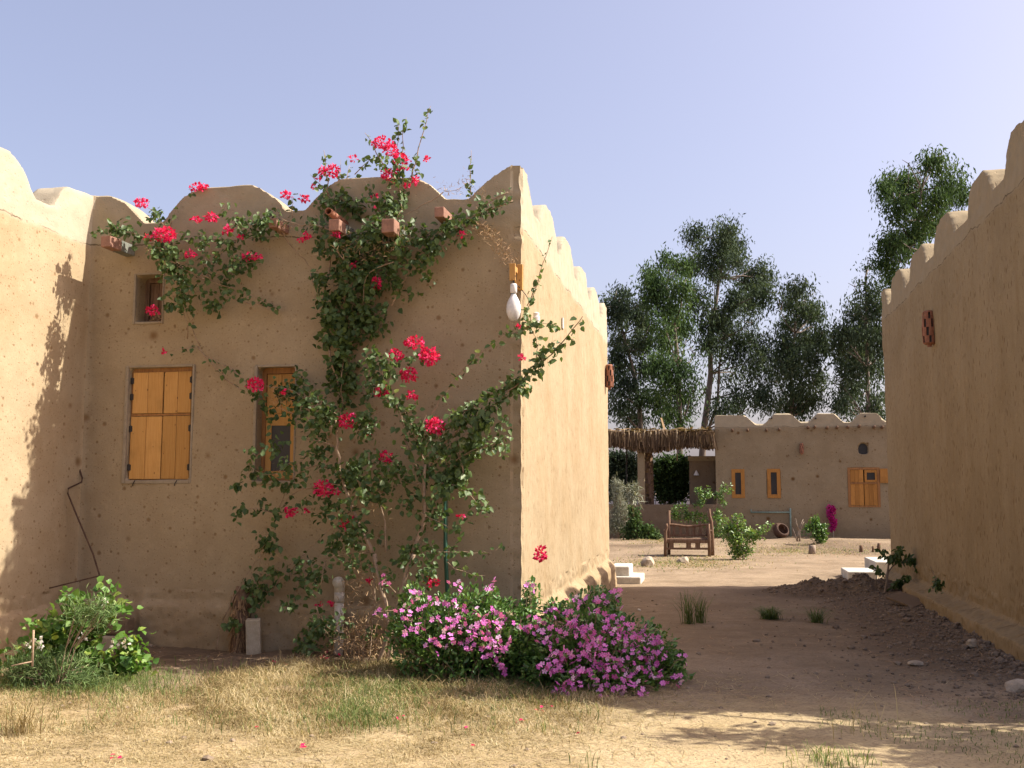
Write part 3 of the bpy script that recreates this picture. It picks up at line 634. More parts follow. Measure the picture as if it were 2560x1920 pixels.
for i in range(n):
    b = MB(); p = P[i]; L = rs.uniform(.25, .62); w_ = rs.uniform(.008, .026); sx = rs.normal(0, .05)
    b.tube([p, p + np.array([sx * .4, -.03, -L * .4]), p + np.array([sx * .8, -.02, -L * .75]), p + np.array([sx, -.01, -L])], [w_, w_ * 1.2, w_ * .8, .004], 5, a=rs.uniform(.78, 1)); b.build('hanging_frond', M['thatch'], PG)
n = 1800; P = np.stack([rs.uniform(xl, xr, n), rs.uniform(-.3, 3.1, n), zt + rs.uniform(-.02, .10, n)], 1)
D = np.stack([rs.normal(0, 1, n), rs.normal(0, 1, n), rs.normal(0, .06, n)], 1)
scatter('roof_frond', P, D, np.tile([0, 0, 1.], (n, 1)) + rs.normal(0, .2, (n, 3)), rs.uniform(.4, .9, n), rs.beta(2, 2, n), T_BLADE, M['thatch'], PG, .12)
p0 = ZA(585, 1650); p1 = ZA(685, 1020)
mb = MB(); mb.box(p0[0], p1[0], -.12, .16, -.2, zt - .12); mb.build('pillar', M['far'], PG, bevel=.03)
pc = ZA(368, 1200); mb = MB(); mb.tube([(pc[0], 1.0, -.1), (pc[0] + .02, 1.0, zt - .05)], .03, 8); mb.build('thin_post', M['dark'], PG)
for zx in (1180, 1690):
    p = ZA(zx, 700, .3); q = ZA(zx + 5, 1060 if zx < 1500 else 880, .3); mb = MB(); mb.tube([(p[0], -.36, zt), (q[0], -.36, q[2])], .012, 5); mb.build('cord', M['thatch'], PG)
# palm trunk behind pillar
pt = ZA(745, 1650, -.5); pw = F0 + EV * pt[0] + DV * .6
PT = thing('palm_trunk', 'rough brown palm trunk with old frond stubs beside the pergola pillar', 'tree', (pw[0], pw[1], 0))
mb = MB(); mb.tube([(0, 0, -.1), (.03, 0, 1.5), (0, 0, 3.2)], [.19, .16, .15], 10); mb.build('trunk', M['oldwood'], PT, True)
n = 240; an = rs.uniform(0, 6.28, n); zz = rs.uniform(.1, 3.1, n)
P = np.stack([np.cos(an) * .14, np.sin(an) * .14, zz], 1); D = np.stack([np.cos(an) * .8, np.sin(an) * .8, np.ones(n)], 1)
tag(scatter('frond_stubs', P, D, np.stack([np.cos(an), np.sin(an), np.zeros(n)], 1), .17, rs.random(n) * .8, T_BLADE, M['thatch'], PT, .5), kind='stuff')

# ------------------------------------------------------------------ rustic bench
bp = G(1722, 1392); BN = thing('wooden_armchair', 'weathered rustic wooden garden chair with tall curved back posts and slatted back', 'chair', onground(bp), R(-6))
def post(pts, rs_, name='leg', seg=8): b = MB(); b.tube(pts, rs_, seg); b.build(name, M['oldwood'], BN, True)
post([(-.57, 0, -.02), (-.56, 0, .42), (-.555, 0, .62), (-.52, 0, .72), (-.53, 0, .80)], [.042, .042, .036, .032, .03]); post([(.50, 0, -.02), (.50, 0, .45), (.495, 0, .80)], [.042, .042, .03])
post([(-.46, .5, -.02), (-.45, .5, .5), (-.44, .5, 1.12)], [.045, .042, .036]); post([(.62, .5, -.02), (.62, .5, .5), (.60, .5, .85), (.565, .5, 1.0), (.56, .5, 1.16)], [.05, .045, .042, .035, .03])
b = MB()
for i in range(5): b.box(-.56, .56, .01 + i * .098, .10 + i * .098, .40 + .004 * (i % 2), .43 + .004 * (i % 2))
b.build('seat', M['oldwood'], BN, bevel=.005)
b = MB(); pts = [(-.44 + i * .105, .5 + .0, .74 + .022 * math.sin(i * .75 + 1.2)) for i in range(11)]; b.tube(pts, .035, 6); b.box(-.42, .58, .485, .515, .47, .52)
for i in range(6): b.box(-.36 + i * .165, -.29 + i * .165, .487, .513, .521, .73)
b.build('backrest', M['oldwood'], BN)
b = MB(); b.box(-.54, .48, -.025, .02, .33, .41); b.build('seat_rail', M['oldwood'], BN, bevel=.006)
b = MB(); b.box(-.54, .48, -.02, .02, .17, .22); b.build('stretcher', M['oldwood'], BN, bevel=.006)
for s_, x_ in ((-1, -.55), (1, .56)):
    b = MB(); b.box(x_ - .03, x_ + .03, .0, .52, .60, .64); b.build('armrest', M['oldwood'], BN, bevel=.008)
    b = MB(); b.box(x_ - .015, x_ + .015, .03, .48, .12, .60); b.build('side_panel', M['oldwood'], BN, bevel=.005)
for x_ in (-.42, 0.0, .22):
    b = MB(); b.box(x_ - .06, x_ + .06, -.012, .012, .221, .329); b.build('slat', M['oldwood'], BN)

# ------------------------------------------------------------------ fittings on walls
# wall lamp with a big bulb, at the corner
LP = thing('hanging_lamp', 'bare frosted white bulb hanging from an orange wooden bracket at the house corner', 'lamp', C0, -ALPHA)
q = front(1301, 696); b = MB(); b.box(q[0] - .028, q[0] + .030, -.055, -.004, q[2] - .125, q[2] + .13); b.build('backplate', M['wood'], LP, bevel=.004)
q2 = front(1283, 681, .22); b = MB(); b.box(q2[0] - .012, q2[0] + .014, -.24, -.055, q2[2] + .02, q2[2] + .075)
b.box(q2[0] - .03, q2[0] + .028, -.262, -.24, q2[2] - .085, q2[2] + .08)
b.tube([(q2[0] + .0, -.08, q2[2] - .12), (q2[0], -.22, q2[2] + .03)], .012, 6); b.build('bracket', M['wood'], LP, bevel=.003)
qs = front(1284, 722, .25); b = MB(); b.tube([(qs[0], -.25, q2[2] + .0), (qs[0], -.25, qs[2] + .05)], .008, 6); b.tube([(qs[0] + .015, -.25, qs[2] + .05), (q[0], -.06, q[2] - .1), (q[0] + .05, .0, q[2] - .16), (q[0] + .10, .06, q[2] - .26)], .004, 5); b.build('cable', M['dark'], LP)
b = MB(); b.lathe([(.018, .05), (.03, .045), (.033, .03), (.033, -.035), (.026, -.042), (.02, -.045)][::-1], (qs[0], -.25, qs[2]), 16); b.build('socket', M['porc'], LP, True)
qb = front(1286, 775, .25)
zt_ = qs[2] - .045; H_ = zt_ - (qb[2] - .112); pr = []
for f, r in ((0, .023), (.06, .025), (.12, .033), (.20, .046), (.30, .058), (.42, .067), (.54, .070), (.65, .069), (.75, .063), (.84, .053), (.91, .041), (.96, .028), (.99, .014), (1, .003)):
    pr.append((r, -H_ * f))
b = MB(); b.lathe(pr[::-1], (qs[0], -.25, zt_), 20); b.build('bulb', M['porc'], LP, True)
mtl = MB(); mtl.lathe([(.0245, -.002), (.0245, -.03)][::-1], (qs[0], -.25, zt_), 14); mtl.build('bulb_cap', M['grime'], LP)
# white insulator and small white tag on the sunny side wall
q = side(1336, 800, .04); b = MB(); b.lathe([(.02, -.07), (.035, -.06), (.035, -.03), (.026, -.02), (.036, -.01), (.036, .03), (.028, .04), (.032, .07), (.015, .08)], (q[0] + .02, q[1], q[2]), 14)
o = b.build('insulator', M['porc']); o.location = C0; o.rotation_euler.z = -ALPHA; bb = o; tag(o, 'small white porcelain cable fitting on the sunny wall behind the vine tip', 'fitting')
q = side(1409, 810, .02); b = MB(); b.box(.004, .018, q[1] - .05, q[1] + .05, q[2] - .06, q[2] + .08); o = b.build('junction_box', M['white'], bevel=.006); o.location = C0; o.rotation_euler.z = -ALPHA; tag(o, 'thin white box fixed on the sunny side wall', 'box')
# pierced clay lamps
def clay_lamp(p, label, nrm, sc=1.):
    g = thing('clay_wall_lamp', label, 'lamp', p, 0, None)
    b = MB(); R0 = .095 * sc; Hh = .25 * sc; segs = 16; prof = [(.70, -1), (.95, -.92), (1, -.5), (1, 0), (.94, .5), (.84, .9), (.62, 1)]
    vs = []; hs = []
    for (r, z) in prof:
        for k in range(segs): 
            an = math.pi * 2 * k / segs; vs.append((R0 * r * math.cos(an), R0 * r * math.sin(an), Hh * z))
    fs = []
    for i in range(len(prof) - 1):
        for k in range(segs):
            if (i in (1, 2, 3, 4)) and (k + i) % 3 == 0: continue
            fs.append((i * segs + k, i * segs + (k + 1) % segs, (i + 1) * segs + (k + 1) % segs, (i + 1) * segs + k))
    fs += [tuple(range(segs - 1, -1, -1)), tuple((len(prof) - 1) * segs + k for k in range(segs))]
    b.add(vs, fs); o = b.build('shade', M['clay'], g); m = o.modifiers.new('s', 'SOLIDIFY'); m.thickness = .012; o.modifiers.new('b', 'BEVEL').width = .003
    b = MB(); b.lathe([(R0 * .8, -Hh * .9), (R0 * .86, -Hh * .3), (R0 * .75, Hh * .5), (R0 * .4, Hh * .9)], (0, 0, 0), 12); b.build('liner', M['dark'], g)
    b = MB(); b.lathe([(R0 * .35, 0), (R0 * .35, .03)], (0, 0, -Hh - .03), 10); b.build('base_knob', M['clay'], g)
    return g
q = side(2324, 819, ROFF - .04); w = C0 + EV * (ROFF - .05) + DV * q[1]; clay_lamp((w[0], w[1], q[2]), 'pierced terracotta wall lamp on the shaded right house', -1, .92)
q = side(1520, 940, .06); w = C0 + EV * .07 + DV * 7.9; clay_lamp((w[0], w[1], side(1520, 940, .06)[2] if False else AT(1521, 940, w[1])[2]), 'pierced terracotta lamp at the far edge of the sunny wall', 1, .80)
w = farw(2004, 1121, .08); clay_lamp(w, 'faint orange clay lamp on the distant house between its parapet and windows', 1, .7)

# rusty bent rod leaning in the corner, and the cross stick
Z3 = lambda x, y, off=0.: fw(.3165 * x, 860 + .3165 * y, off)
Z5 = lambda x, y, off=0.: fw(.3165 * x, 1385 + .3165 * y, off)
def ww(x, y, o_): q = side(x, y, -LW + o_); return C0 + EV * q[0] + DV * q[1] + np.array([0, 0, q[2]])
b = MB(); b.tube([Z3(615, 950, .03), Z3(650, 1060, .05), Z3(645, 1090, .06), ww(171, 1221, .035), ww(169.5, 1233, .035), ww(.3165 * 600, 860 + .3165 * 1340, .10), Z3(735, 1659, .3), Z5(790, 180, .36), Z5(860, 420, .45), Z5(912, 610, .5)], .0085, 8)
o = b.build('bent_rod', M['rust'], None, True); tag(o, 'rusty bent metal rod leaning in the inner corner of the house', 'rod')
b = MB(); b.tube([ww(.3165 * 390, 1385 + .3165 * 270, .05), Z5(785, 172, .37)], .007, 6); o = b.build('thin_stick', M['rust']); tag(o, 'short dark stick tied across the bent rod', 'stick')
# white pvc vent pipe
Z6 = lambda x, y, off=0.: fw(560 + .3165 * x, 1385 + .3165 * y, off)
p = Z6(905, 690, .13); top = Z6(912, 300, .13)
g = thing('vent_pipe', 'stubby white plastic vent pipe with elbow cap beside the vine', 'pipe', (p[0], p[1], 0))
b = MB(); b.tube([(0, 0, -.1), (0.0, 0, top[2] - .02)], .046, 16); b.build('pipe', M['pvc'], g, True)
b = MB(); h = top[2]; b.tube([(0, 0, h - .10), (0, 0, h + .0)], .050, 16); b.tube([(0, 0, h + .0), (0, .0, h + .05), (.0, -.02, h + .09), (0, -.06, h + .10), (0, -.1, h + .10)], [.05, .051, .052, .052, .054], 16); b.build('elbow', M['pvc'], g, True)
# green pipe
a_ = Z6(1770, 440, .1); tp = fw(560 + .3165 * 1750, 860 + .3165 * 1200, .1)
b = MB(); b.tube([(a_[0], a_[1], -.05), a_, ((a_[0] + tp[0]) / 2 - .01, (a_[1] + tp[1]) / 2 - .03, (a_[2] + tp[2]) / 2), tp], .020, 10); b.tube([tp, tp + np.array([-.03, .06, .02])], .02, 8)
o = b.build('water_pipe', M['green'], None, True); tag(o, 'dark green plastic water pipe rising against the front wall', 'pipe')
# grey corner tap pipe by the flowers
a_ = fw(1282, 1545, .1); b = MB(); b.tube([(a_[0], a_[1], 0), (a_[0], a_[1], .36)], .02, 8); b.tube([(a_[0], a_[1], .36), (a_[0] + .03, a_[1] - .01, .40), (a_[0] + .1, a_[1] - .02, .40)], .018, 8)
o = b.build('tap_pipe', M['green'], None, True); tag(o, 'short green pipe end at the house corner among the pink flowers', 'pipe')
# blocks at the foot of the wall
p = Z6(235, 830, .22); b = MB(); b.box(-.07, .07, -.05, .05, -.03, .34); o = b.build('concrete_block', M['block'], bevel=.012); o.location = onground(p); o.rotation_euler = (R(4), R(-2), R(8)); tag(o, 'upright pale block leaning at the foot of the front wall', 'block')
g = thing('tree_stump', 'brown fibrous stump with knotted top against the front wall', 'stump', onground(Z6(120, 800, .12)))
b = MB(); b.tube([(0, 0, -.05), (0.01, 0, .2), (.02, 0, .4)], [.10, .085, .08], 12); b.rock((.02, 0, .50), .10, .085, .13, 3); b.build('trunk', M['oldwood'], g, True)
n = 500; an = rs.uniform(0, 6.28, n); zz = rs.uniform(0, .56, n); P = np.stack([np.cos(an) * .09, np.sin(an) * .09, zz], 1); D = np.stack([np.cos(an) * .3 + rs.normal(0, .3, n), np.sin(an) * .3, -np.ones(n)], 1)
scatter('fibre', P, D, np.stack([np.cos(an), np.sin(an), 0 * an], 1), .11, rs.random(n) * .5, T_BLADE, M['twig'], g, .07)
p = Z5(930, 790, .3); 
for i, (dx, dy, dz, w_, lab) in enumerate(((0, 0, .0, .30, 'grey weathered building block lying behind the green mallow'), (-.05, .02, .17, .34, 'brown mud brick on top of the block behind the mallow'))):
    b = MB(); b.box(-w_ / 2, w_ / 2, -.09, .09, -.02, .14); o = b.build('mud_brick', M['block'] if i == 0 else M['lowwall'], bevel=.02); q = onground(p); o.location = (q[0] + dx, q[1] + dy, q[2] + dz); o.rotation_euler = (R(2), R(1), R(-12 + 8 * i)); tag(o, lab, 'brick')
# far house pipe
b = MB(); q1 = Z2(390, 1375); q2 = Z2(390, 1412); q3 = Z2(880, 1412); q4 = Z2(882, 1360); q5 = Z2(886, 1659)
b.tube([(q1[0], -.06, q1[2]), (q2[0], -.06, q2[2])], .022, 8); b.tube([(q2[0], -.06, q2[2]), (q3[0], -.06, q3[2])], .026, 8); b.tube([(q4[0], -.06, q4[2]), (q5[0], -.06, -.05)], .03, 8)
o = b.build('water_pipe', M['grpipe'], None, True); o.location = F0; o.rotation_euler.z = -ALPHA; tag(o, 'pale green pipe running along the distant house wall', 'pipe')
# white shelf lamp on the annex
q = ZA(1480, 1280, -.85); b = MB(); b.lathe([(.10, 0), (.08, .05), (.04, .12), (.015, .17)], (q[0], .82, q[2]), 10); o = b.build('wall_lamp', M['porc']); o.location = F0; o.rotation_euler.z = -ALPHA; tag(o, 'tiny pale cone lamp on the shaded annex wall', 'lamp')
# dark woven basket at foot of far wall
w = G(1946, 1352); g = thing('woven_basket', 'dark round basket lying at the foot of the distant house', 'basket', onground(w))
b = MB(); b.lathe([(.12, .0), (.22, .06), (.26, .16), (.24, .27), (.20, .33), (.17, .31), (.19, .2), (.1, .05)], (0, 0, 0), 16); o = b.build('basket', M['rust'], g, True); o.rotation_euler = (R(60), 0, R(20)); o.location = (0, 0, .12)
b = MB(); b.tube([(-.2 * math.cos(a), -.1, .25 + .2 * math.sin(a)) for a in np.linspace(0, math.pi, 9)], .02, 6); b.build('handle', M['oldwood'], g)

# ------------------------------------------------------------------ bougainvillea
KEY = {'a': (0, 340, .3165), 'b': (700, 240, .3165), 'c': (0, 860, .3165), 'd': (560, 860, .3165), 'e': (0, 1385, .3165), 'f': (560, 1385, .3165), 'g': (940, 700, .3134), 's': (0, 0, 1.), 'F': (0, 0, 1.1573)}
def K(k, x, y): a, b_, s_ = KEY[k]; return a + x * s_, b_ + y * s_
BG = thing('bougainvillea', 'large climbing bougainvillea with crimson flower clusters sprawling over the front wall', 'climbing plant', (0, 0, 0))
stems = MB(); LPp = []; LD = []; LN = []; LS = []; LV = []
rb = np.random.default_rng(21)
OUT = -DV                                    # away from the wall
def leaves(P, sz, bright):
    n = len(P); P = np.asarray(P)
    D = rb.normal(0, .6, (n, 3)) + np.array([0, 0, -.55]) + OUT * .25
    N = rb.normal(0, .65, (n, 3)) + OUT * .7 + np.array([.25, 0, .55])
    LPp.append(P); LD.append(D); LN.append(N); LS.append(rb.uniform(.7, 1.2, n) * sz); LV.append(np.clip(rb.beta(2, 2, n) * .75 + bright + rb.normal(0, .1, n), 0, 1))
def branch(k, pts, o0, o1, rad, dens=0, spread=.05, sz=.065, bright=.0, tip=.3):
    m = len(pts); W = []
    if k in 'dfg' and max(o0, o1) > .29: o0 += .07; o1 += .10
    for i, (x, y) in enumerate(pts):
        X, Y_ = K(k, x, y); W.append(fw(X, Y_, o0 + (o1 - o0) * i / max(1, m - 1)))
    W = np.array(W)
    seg = np.linalg.norm(np.diff(W, axis=0), axis=1); L = seg.sum(); cum = np.concatenate([[0], np.cumsum(seg)])
    nn = max(4, int(L / .07)); tt = np.linspace(0, L, nn)
    Q = np.stack([np.interp(tt, cum, W[:, j]) for j in range(3)], 1); Q[1:-1] += rb.normal(0, .007, (nn - 2, 3))
    stems.tube(Q, [1.25 * rad * (1 - (1 - tip) * i / (nn - 1)) for i in range(nn)], 6 if rad > .008 else 4)
    if k == 'g': dens *= 1.7; bright += .12
    if dens:
        n = int(L * dens); t = rb.uniform(0, L, n)
        P = np.stack([np.interp(t, cum, W[:, j]) for j in range(3)], 1) + rb.normal(0, spread * .5, (n, 3)); leaves(P, sz, bright)
        # side twigs with leaves
        for _ in range(int(L * dens / 22)):
            t = rb.uniform(0, L); p = np.array([np.interp(t, cum, W[:, j]) for j in range(3)]); d = unit(rb.normal(0, 1, 3) + np.array([0, 0, .1]) + OUT * .3) * rb.uniform(.5, 1.6) * spread * 1.5
            stems.tube([p, p + d * .5 + rb.normal(0, .01, 3), p + d], [.0035, .003, .002], 4)
            m2 = rb.integers(4, 9); leaves(p + d * rb.uniform(.4, 1.05, (m2, 1)) + rb.normal(0, .02, (m2, 3)), sz * .9, bright)
def blob(k, x, y, rx, ry, off, n, sz=.065, bright=.0, dep=.12):
    if k in 'df' and off > .27: off += .10
    n = int(n * {'d': .60, 'a': .62, 'F': .80, 'f': .8}.get(k, 1.))
    X, Y_ = K(k, x, y); c = fw(X, Y_, off); sc_ = KEY[k][2] / 270.; m = max(1, n // 16)
    for _ in range(m):
        a = rb.uniform(0, 6.28); r = rb.random() ** .55
        q = c + EV * (math.cos(a) * r * rx * sc_) + np.array([0, 0, math.sin(a) * r * ry * sc_]) + OUT * rb.normal(0, dep * .6)
        leaves(q + rb.normal(0, .045, (16, 3)), sz, bright)
# woody stems from the ground
branch('f', [(1200, 1000), (1200, 900), (1320, 600), (1360, 450), (1400, 280), (1440, 150), (1500, 0)], .50, .42, .021, tip=.8)
branch('d', [(1490, 1650), (1560, 1450), (1590, 1300), (1580, 1090), (1590, 950)], .42, .34, .017, 25, .10, tip=.7)
branch('f', [(1300, 1000), (1310, 860), (1300, 560), (1240, 300), (1210, 100), (1190, 0)], .46, .40, .021, tip=.8)
branch('d', [(1170, 1650), (1110, 1500), (1060, 1430), (1010, 1300), (990, 1250), (940, 1100), (910, 970), (900, 800), (880, 600)], .40, .30, .018, 30, .1, tip=.5)
branch('f', [(1080, 1000), (1090, 860), (1120, 660), (1150, 480), (1190, 430), (1180, 200), (1150, 80)], .40, .35, .011, tip=.7)
branch('f', [(1310, 900), (1320, 700), (1290, 500), (1270, 340)], .55, .5, .014, tip=.7)
branch('d', [(1280, 1640), (1270, 1380), (1230, 1250)], .36, .3, .010, 12, .08)
branch('f', [(1150, 900), (1170, 500), (1300, 200), (1420, 60), (1480, -60)], .4, .32, .008, 10, .06)
branch('d', [(1590, 1090), (1530, 980), (1450, 830), (1420, 700), (1400, 560), (1310, 420), (1250, 250), (1220, 120)], .34, .30, .010, 60, .10)
branch('d', [(1600, 1050), (1580, 900), (1530, 780), (1480, 640), (1400, 480)], .30, .28, .008, 60, .09)
branch('d', [(1590, 1020), (1650, 900), (1760, 760), (1860, 680)], .34, .34, .008, 30, .05)
branch('g', [(330, 1510), (440, 1470), (560, 1290), (700, 1150), (900, 1040), (1050, 900), (1190, 760), (1290, 690), (1400, 600), (1500, 490), (1600, 350), (1650, 290)], .32, .42, .010, 42, .06, bright=.1, tip=.3)
branch('g', [(420, 1130), (500, 980), (620, 800), (720, 680), (860, 560), (1000, 460), (1110, 380), (1200, 330)], .25, .36, .007, 16, .04, bright=.0)
branch('g', [(1090, 430), (1200, 400), (1250, 340), (1340, 345), (1440, 360)], .36, .44, .004, 60, .04, .062, .15)
branch('g', [(1190, 300), (1230, 180), (1290, 40), (1310, 0)], .38, .46, .005, 35, .03, .06, .2)
branch('b', [(1950, 1659), (2010, 1520), (2080, 1330), (2120, 1200), (2150, 1110)], .40, .50, .005, 28, .02, .045, .25)
branch('g', [(1280, 690), (1290, 560), (1280, 440), (1240, 400)], .36, .4, .005, 50, .05, .06, .15)
branch('g', [(1300, 680), (1370, 560), (1400, 490)], .38, .42, .004, 55, .05, .06, .2)
branch('g', [(600, 1110), (760, 1020), (900, 930), (1060, 830), (1190, 740)], .30, .36, .006, 70, .06, .065, .05)
branch('g', [(700, 1560), (640, 1350), (720, 1240), (830, 1120), (930, 1010), (1000, 960)], .32, .40, .007, 42, .07, .085, .12)
branch('g', [(560, 1500), (700, 1400), (850, 1330), (950, 1310), (1010, 1280)], .32, .42, .005, 22, .04, .06, .15)
blob('g', 985, 1295, 50, 50, .44, 40, .06, .3); blob('g', 990, 1140, 60, 40, .4, 45, .06, .1); blob('g', 620, 1560, 90, 70, .36, 90, .085, .15); blob('g', 780, 1310, 80, 70, .36, 70, .085, .1)
blob('g', 860, 1100, 60, 90, .38, 60, .085, .1); blob('g', 1120, 860, 70, 50, .38, 60, .065, .1); blob('g', 1260, 740, 50, 40, .42, 30, .065, .1)
branch('d', [(1500, 760), (1560, 650), (1600, 560)], .34, .40, .006, 50, .06)
for (x, y, rx, ry, o, n) in ((1530, 700, 60, 130, .34, 120), (1640, 790, 60, 90, .32, 80), (1800, 640, 90, 60, .32, 70), (1920, 560, 80, 60, .34, 60), (1380, 470, 50, 60, .34, 60), (1190, 270, 60, 80, .38, 90), (1180, 120, 70, 60, .38, 80),
                              (1330, 90, 60, 50, .4, 50), (1490, 90, 60, 30, .42, 35), (1300, 250, 60, 50, .4, 60), (1160, 350, 40, 40, .3, 25), (1050, 410, 110, 30, .12, 70), (1180, 590, 80, 50, .42, 90), (1090, 640, 60, 60, .4, 60), (1150, 730, 60, 60, .4, 70),
                              (1180, 860, 60, 70, .38, 70), (1250, 980, 90, 60, .36, 90), (1360, 1000, 50, 60, .34, 60), (1020, 1040, 120, 90, .32, 190), (960, 970, 70, 60, .3, 80), (1100, 1160, 60, 70, .42, 90), (1300, 1080, 90, 50, .38, 80), (1480, 1050, 90, 40, .4, 70),
                              (1200, 1240, 60, 50, .42, 60), (1640, 1280, 60, 80, .36, 80), (1720, 1200, 50, 60, .4, 50), (1760, 1060, 60, 110, .36, 110), (1830, 960, 60, 90, .36, 80), (1600, 1400, 50, 60, .38, 40), (1080, 1400, 70, 80, .42, 90),
                              (840, 1300, 70, 60, .3, 90), (730, 1390, 50, 50, .3, 50), (920, 1480, 80, 60, .34, 60), (880, 1580, 70, 60, .3, 80), (1010, 1550, 80, 60, .38, 80), (1400, 1640, 90, 40, .46, 60), (1560, 1630, 120, 40, .46, 90), (1740, 1640, 100, 30, .46, 50),
                              (480, 380, 100, 60, .2, 110), (630, 300, 50, 50, .22, 40), (250, 420, 70, 30, .25, 40), (390, 310, 50, 40, .2, 40), (540, 320, 60, 50, .2, 60), (640, 520, 90, 50, .3, 90), (700, 570, 60, 50, .36, 60), (740, 460, 80, 60, .3, 80),
                              (330, 520, 50, 30, .22, 30), (430, 590, 60, 20, .2, 30), (820, 490, 60, 60, .3, 60), (760, 690, 80, 60, .32, 80), (860, 600, 60, 50, .3, 60), (640, 880, 60, 30, .42, 45), (530, 960, 50, 40, .44, 50), (340, 830, 70, 40, .42, 50),
                              (260, 900, 50, 60, .42, 45), (300, 1020, 60, 40, .44, 45), (400, 1080, 50, 30, .36, 30), (120, 1100, 30, 25, .3, 22), (180, 1010, 20, 40, .3, 20), (500, 1120, 30, 40, .3, 20), (700, 1000, 60, 40, .4, 50), (700, 840, 60, 40, .36, 40),
                              (480, 750, 60, 30, .3, 20), (820, 860, 60, 40, .3, 40), (780, 960, 40, 30, .34, 24), (680, 1230, 60, 30, .3, 30), (130, 1340, 40, 25, .3, 18), (240, 1300, 60, 20, .3, 24), (400, 1310, 50, 20, .3, 16), (360, 1500, 60, 50, .22, 50), (400, 1570, 60, 50, .22, 60), (300, 1600, 40, 40, .25, 30),
                              (1870, 1140, 50, 30, .4, 20), (1980, 1190, 30, 40, .4, 20), (2090, 1310, 40, 50, .42, 34), (1460, 1280, 40, 20, .42, 16), (1700, 1390, 60, 30, .42, 30), (1850, 1440, 60, 50, .44, 46), (1490, 1200, 60, 50, .3, 40), (2160, 790, 30, 40, .4, 16)):
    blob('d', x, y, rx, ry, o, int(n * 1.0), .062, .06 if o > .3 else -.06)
# thin arching branches of the lower shrub
for (k, pts, o0, o1, r, dn, sp, bz) in (
    ('d', [(0, 270), (90, 330), (180, 390)], .1, .2, .005, 4, .03, 0), ('d', [(0, 170), (60, 190), (150, 290), (220, 340)], .1, .25, .005, 10, .04, 0),
    ('d', [(900, 700), (800, 560), (650, 420), (500, 350), (330, 330)], .34, .22, .008, 40, .07, 0), ('d', [(900, 560), (780, 480), (700, 520), (560, 540), (420, 500)], .3, .4, .006, 30, .06, 0),
    ('d', [(880, 820), (780, 770), (640, 740), (540, 735)], .32, .34, .006, 14, .04, 0), ('d', [(850, 960), (700, 960), (620, 1010), (520, 1080), (480, 1180), (440, 1290), (380, 1420), (330, 1500)], .34, .2, .006, 20, .04, 0),
    ('d', [(850, 1140), (700, 1130), (580, 1160), (500, 1230), (430, 1340), (370, 1450)], .34, .22, .007, 8, .03, 0), ('d', [(380, 1330), (300, 1310), (200, 1300), (120, 1330)], .22, .34, .004, 20, .03, 0),
    ('d', [(640, 900), (560, 960), (440, 1030), (330, 1040), (250, 1000)], .4, .46, .004, 40, .04, .1), ('d', [(350, 800), (250, 900), (190, 1020), (110, 1110)], .42, .3, .004, 16, .03, .1),
    ('d', [(1590, 1100), (1450, 1110), (1300, 1140), (1150, 1200)], .36, .4, .005, 16, .05, 0), ('d', [(1620, 1050), (1700, 1090), (1860, 1140), (1960, 1200), (2010, 1290), (2090, 1330)], .36, .42, .005, 26, .05, .08),
    ('d', [(1380, 1270), (1470, 1290), (1570, 1340), (1690, 1400), (1780, 1450), (1880, 1440)], .40, .44, .005, 24, .05, .08), ('d', [(1560, 1620), (1700, 1640), (1850, 1640), (2000, 1650), (2120, 1640), (2180, 1600)], .42, .42, .005, 26, .05, .08),
    ('f', [(1760, 60), (1860, 130), (1960, 170), (2060, 170)], .42, .46, .004, 30, .04, .08), ('f', [(-10, 520), (60, 400), (150, 200), (240, 80), (330, -30)], .2, .2, .007, 8, .03, 0), ('f', [(-60, 760), (-30, 600), (0, 520)], .3, .2, .006, 0, 0, 0),
    ('d', [(1000, 1320), (860, 1430), (740, 1560), (640, 1650)], .34, .25, .007, 12, .05, 0), ('f', [(640, 0), (500, 150), (400, 250), (330, 350), (240, 430)], .25, .2, .006, 30, .05, 0), ('f', [(290, 0), (290, 200), (300, 350)], .2, .2, .004, 24, .04, 0),
    ('f', [(800, 60), (770, 130), (770, 200), (720, 300)], .3, .3, .004, 16, .03, 0), ('f', [(1180, -20), (900, 10), (700, 60), (560, 90), (420, 20)], .35, .25, .005, 26, .06, 0), ('f', [(620, 60), (590, 200), (560, 330)], .25, .25, .004, 20, .04, 0),
    ('f', [(900, 620), (840, 540), (760, 520), (730, 420)], .3, .3, .005, 50, .07, 0), ('f', [(880, 700), (760, 740), (680, 720), (590, 660)], .32, .34, .004, 40, .06, 0), ('d', [(2200, 790), (2100, 790), (2010, 840), (1900, 880)], .42, .36, .005, 10, .03, 0),
    ('c', [(1560, 20), (1640, 110), (1750, 240), (1850, 330), (1960, 400)], .08, .2, .006, 7, .03, 0), ('c', [(1640, 100), (1750, 170), (1850, 210), (1950, 310)], .1, .2, .004, 16, .04, 0)):
    branch(k, pts, o0, o1, r, dn, sp, .06, bz)
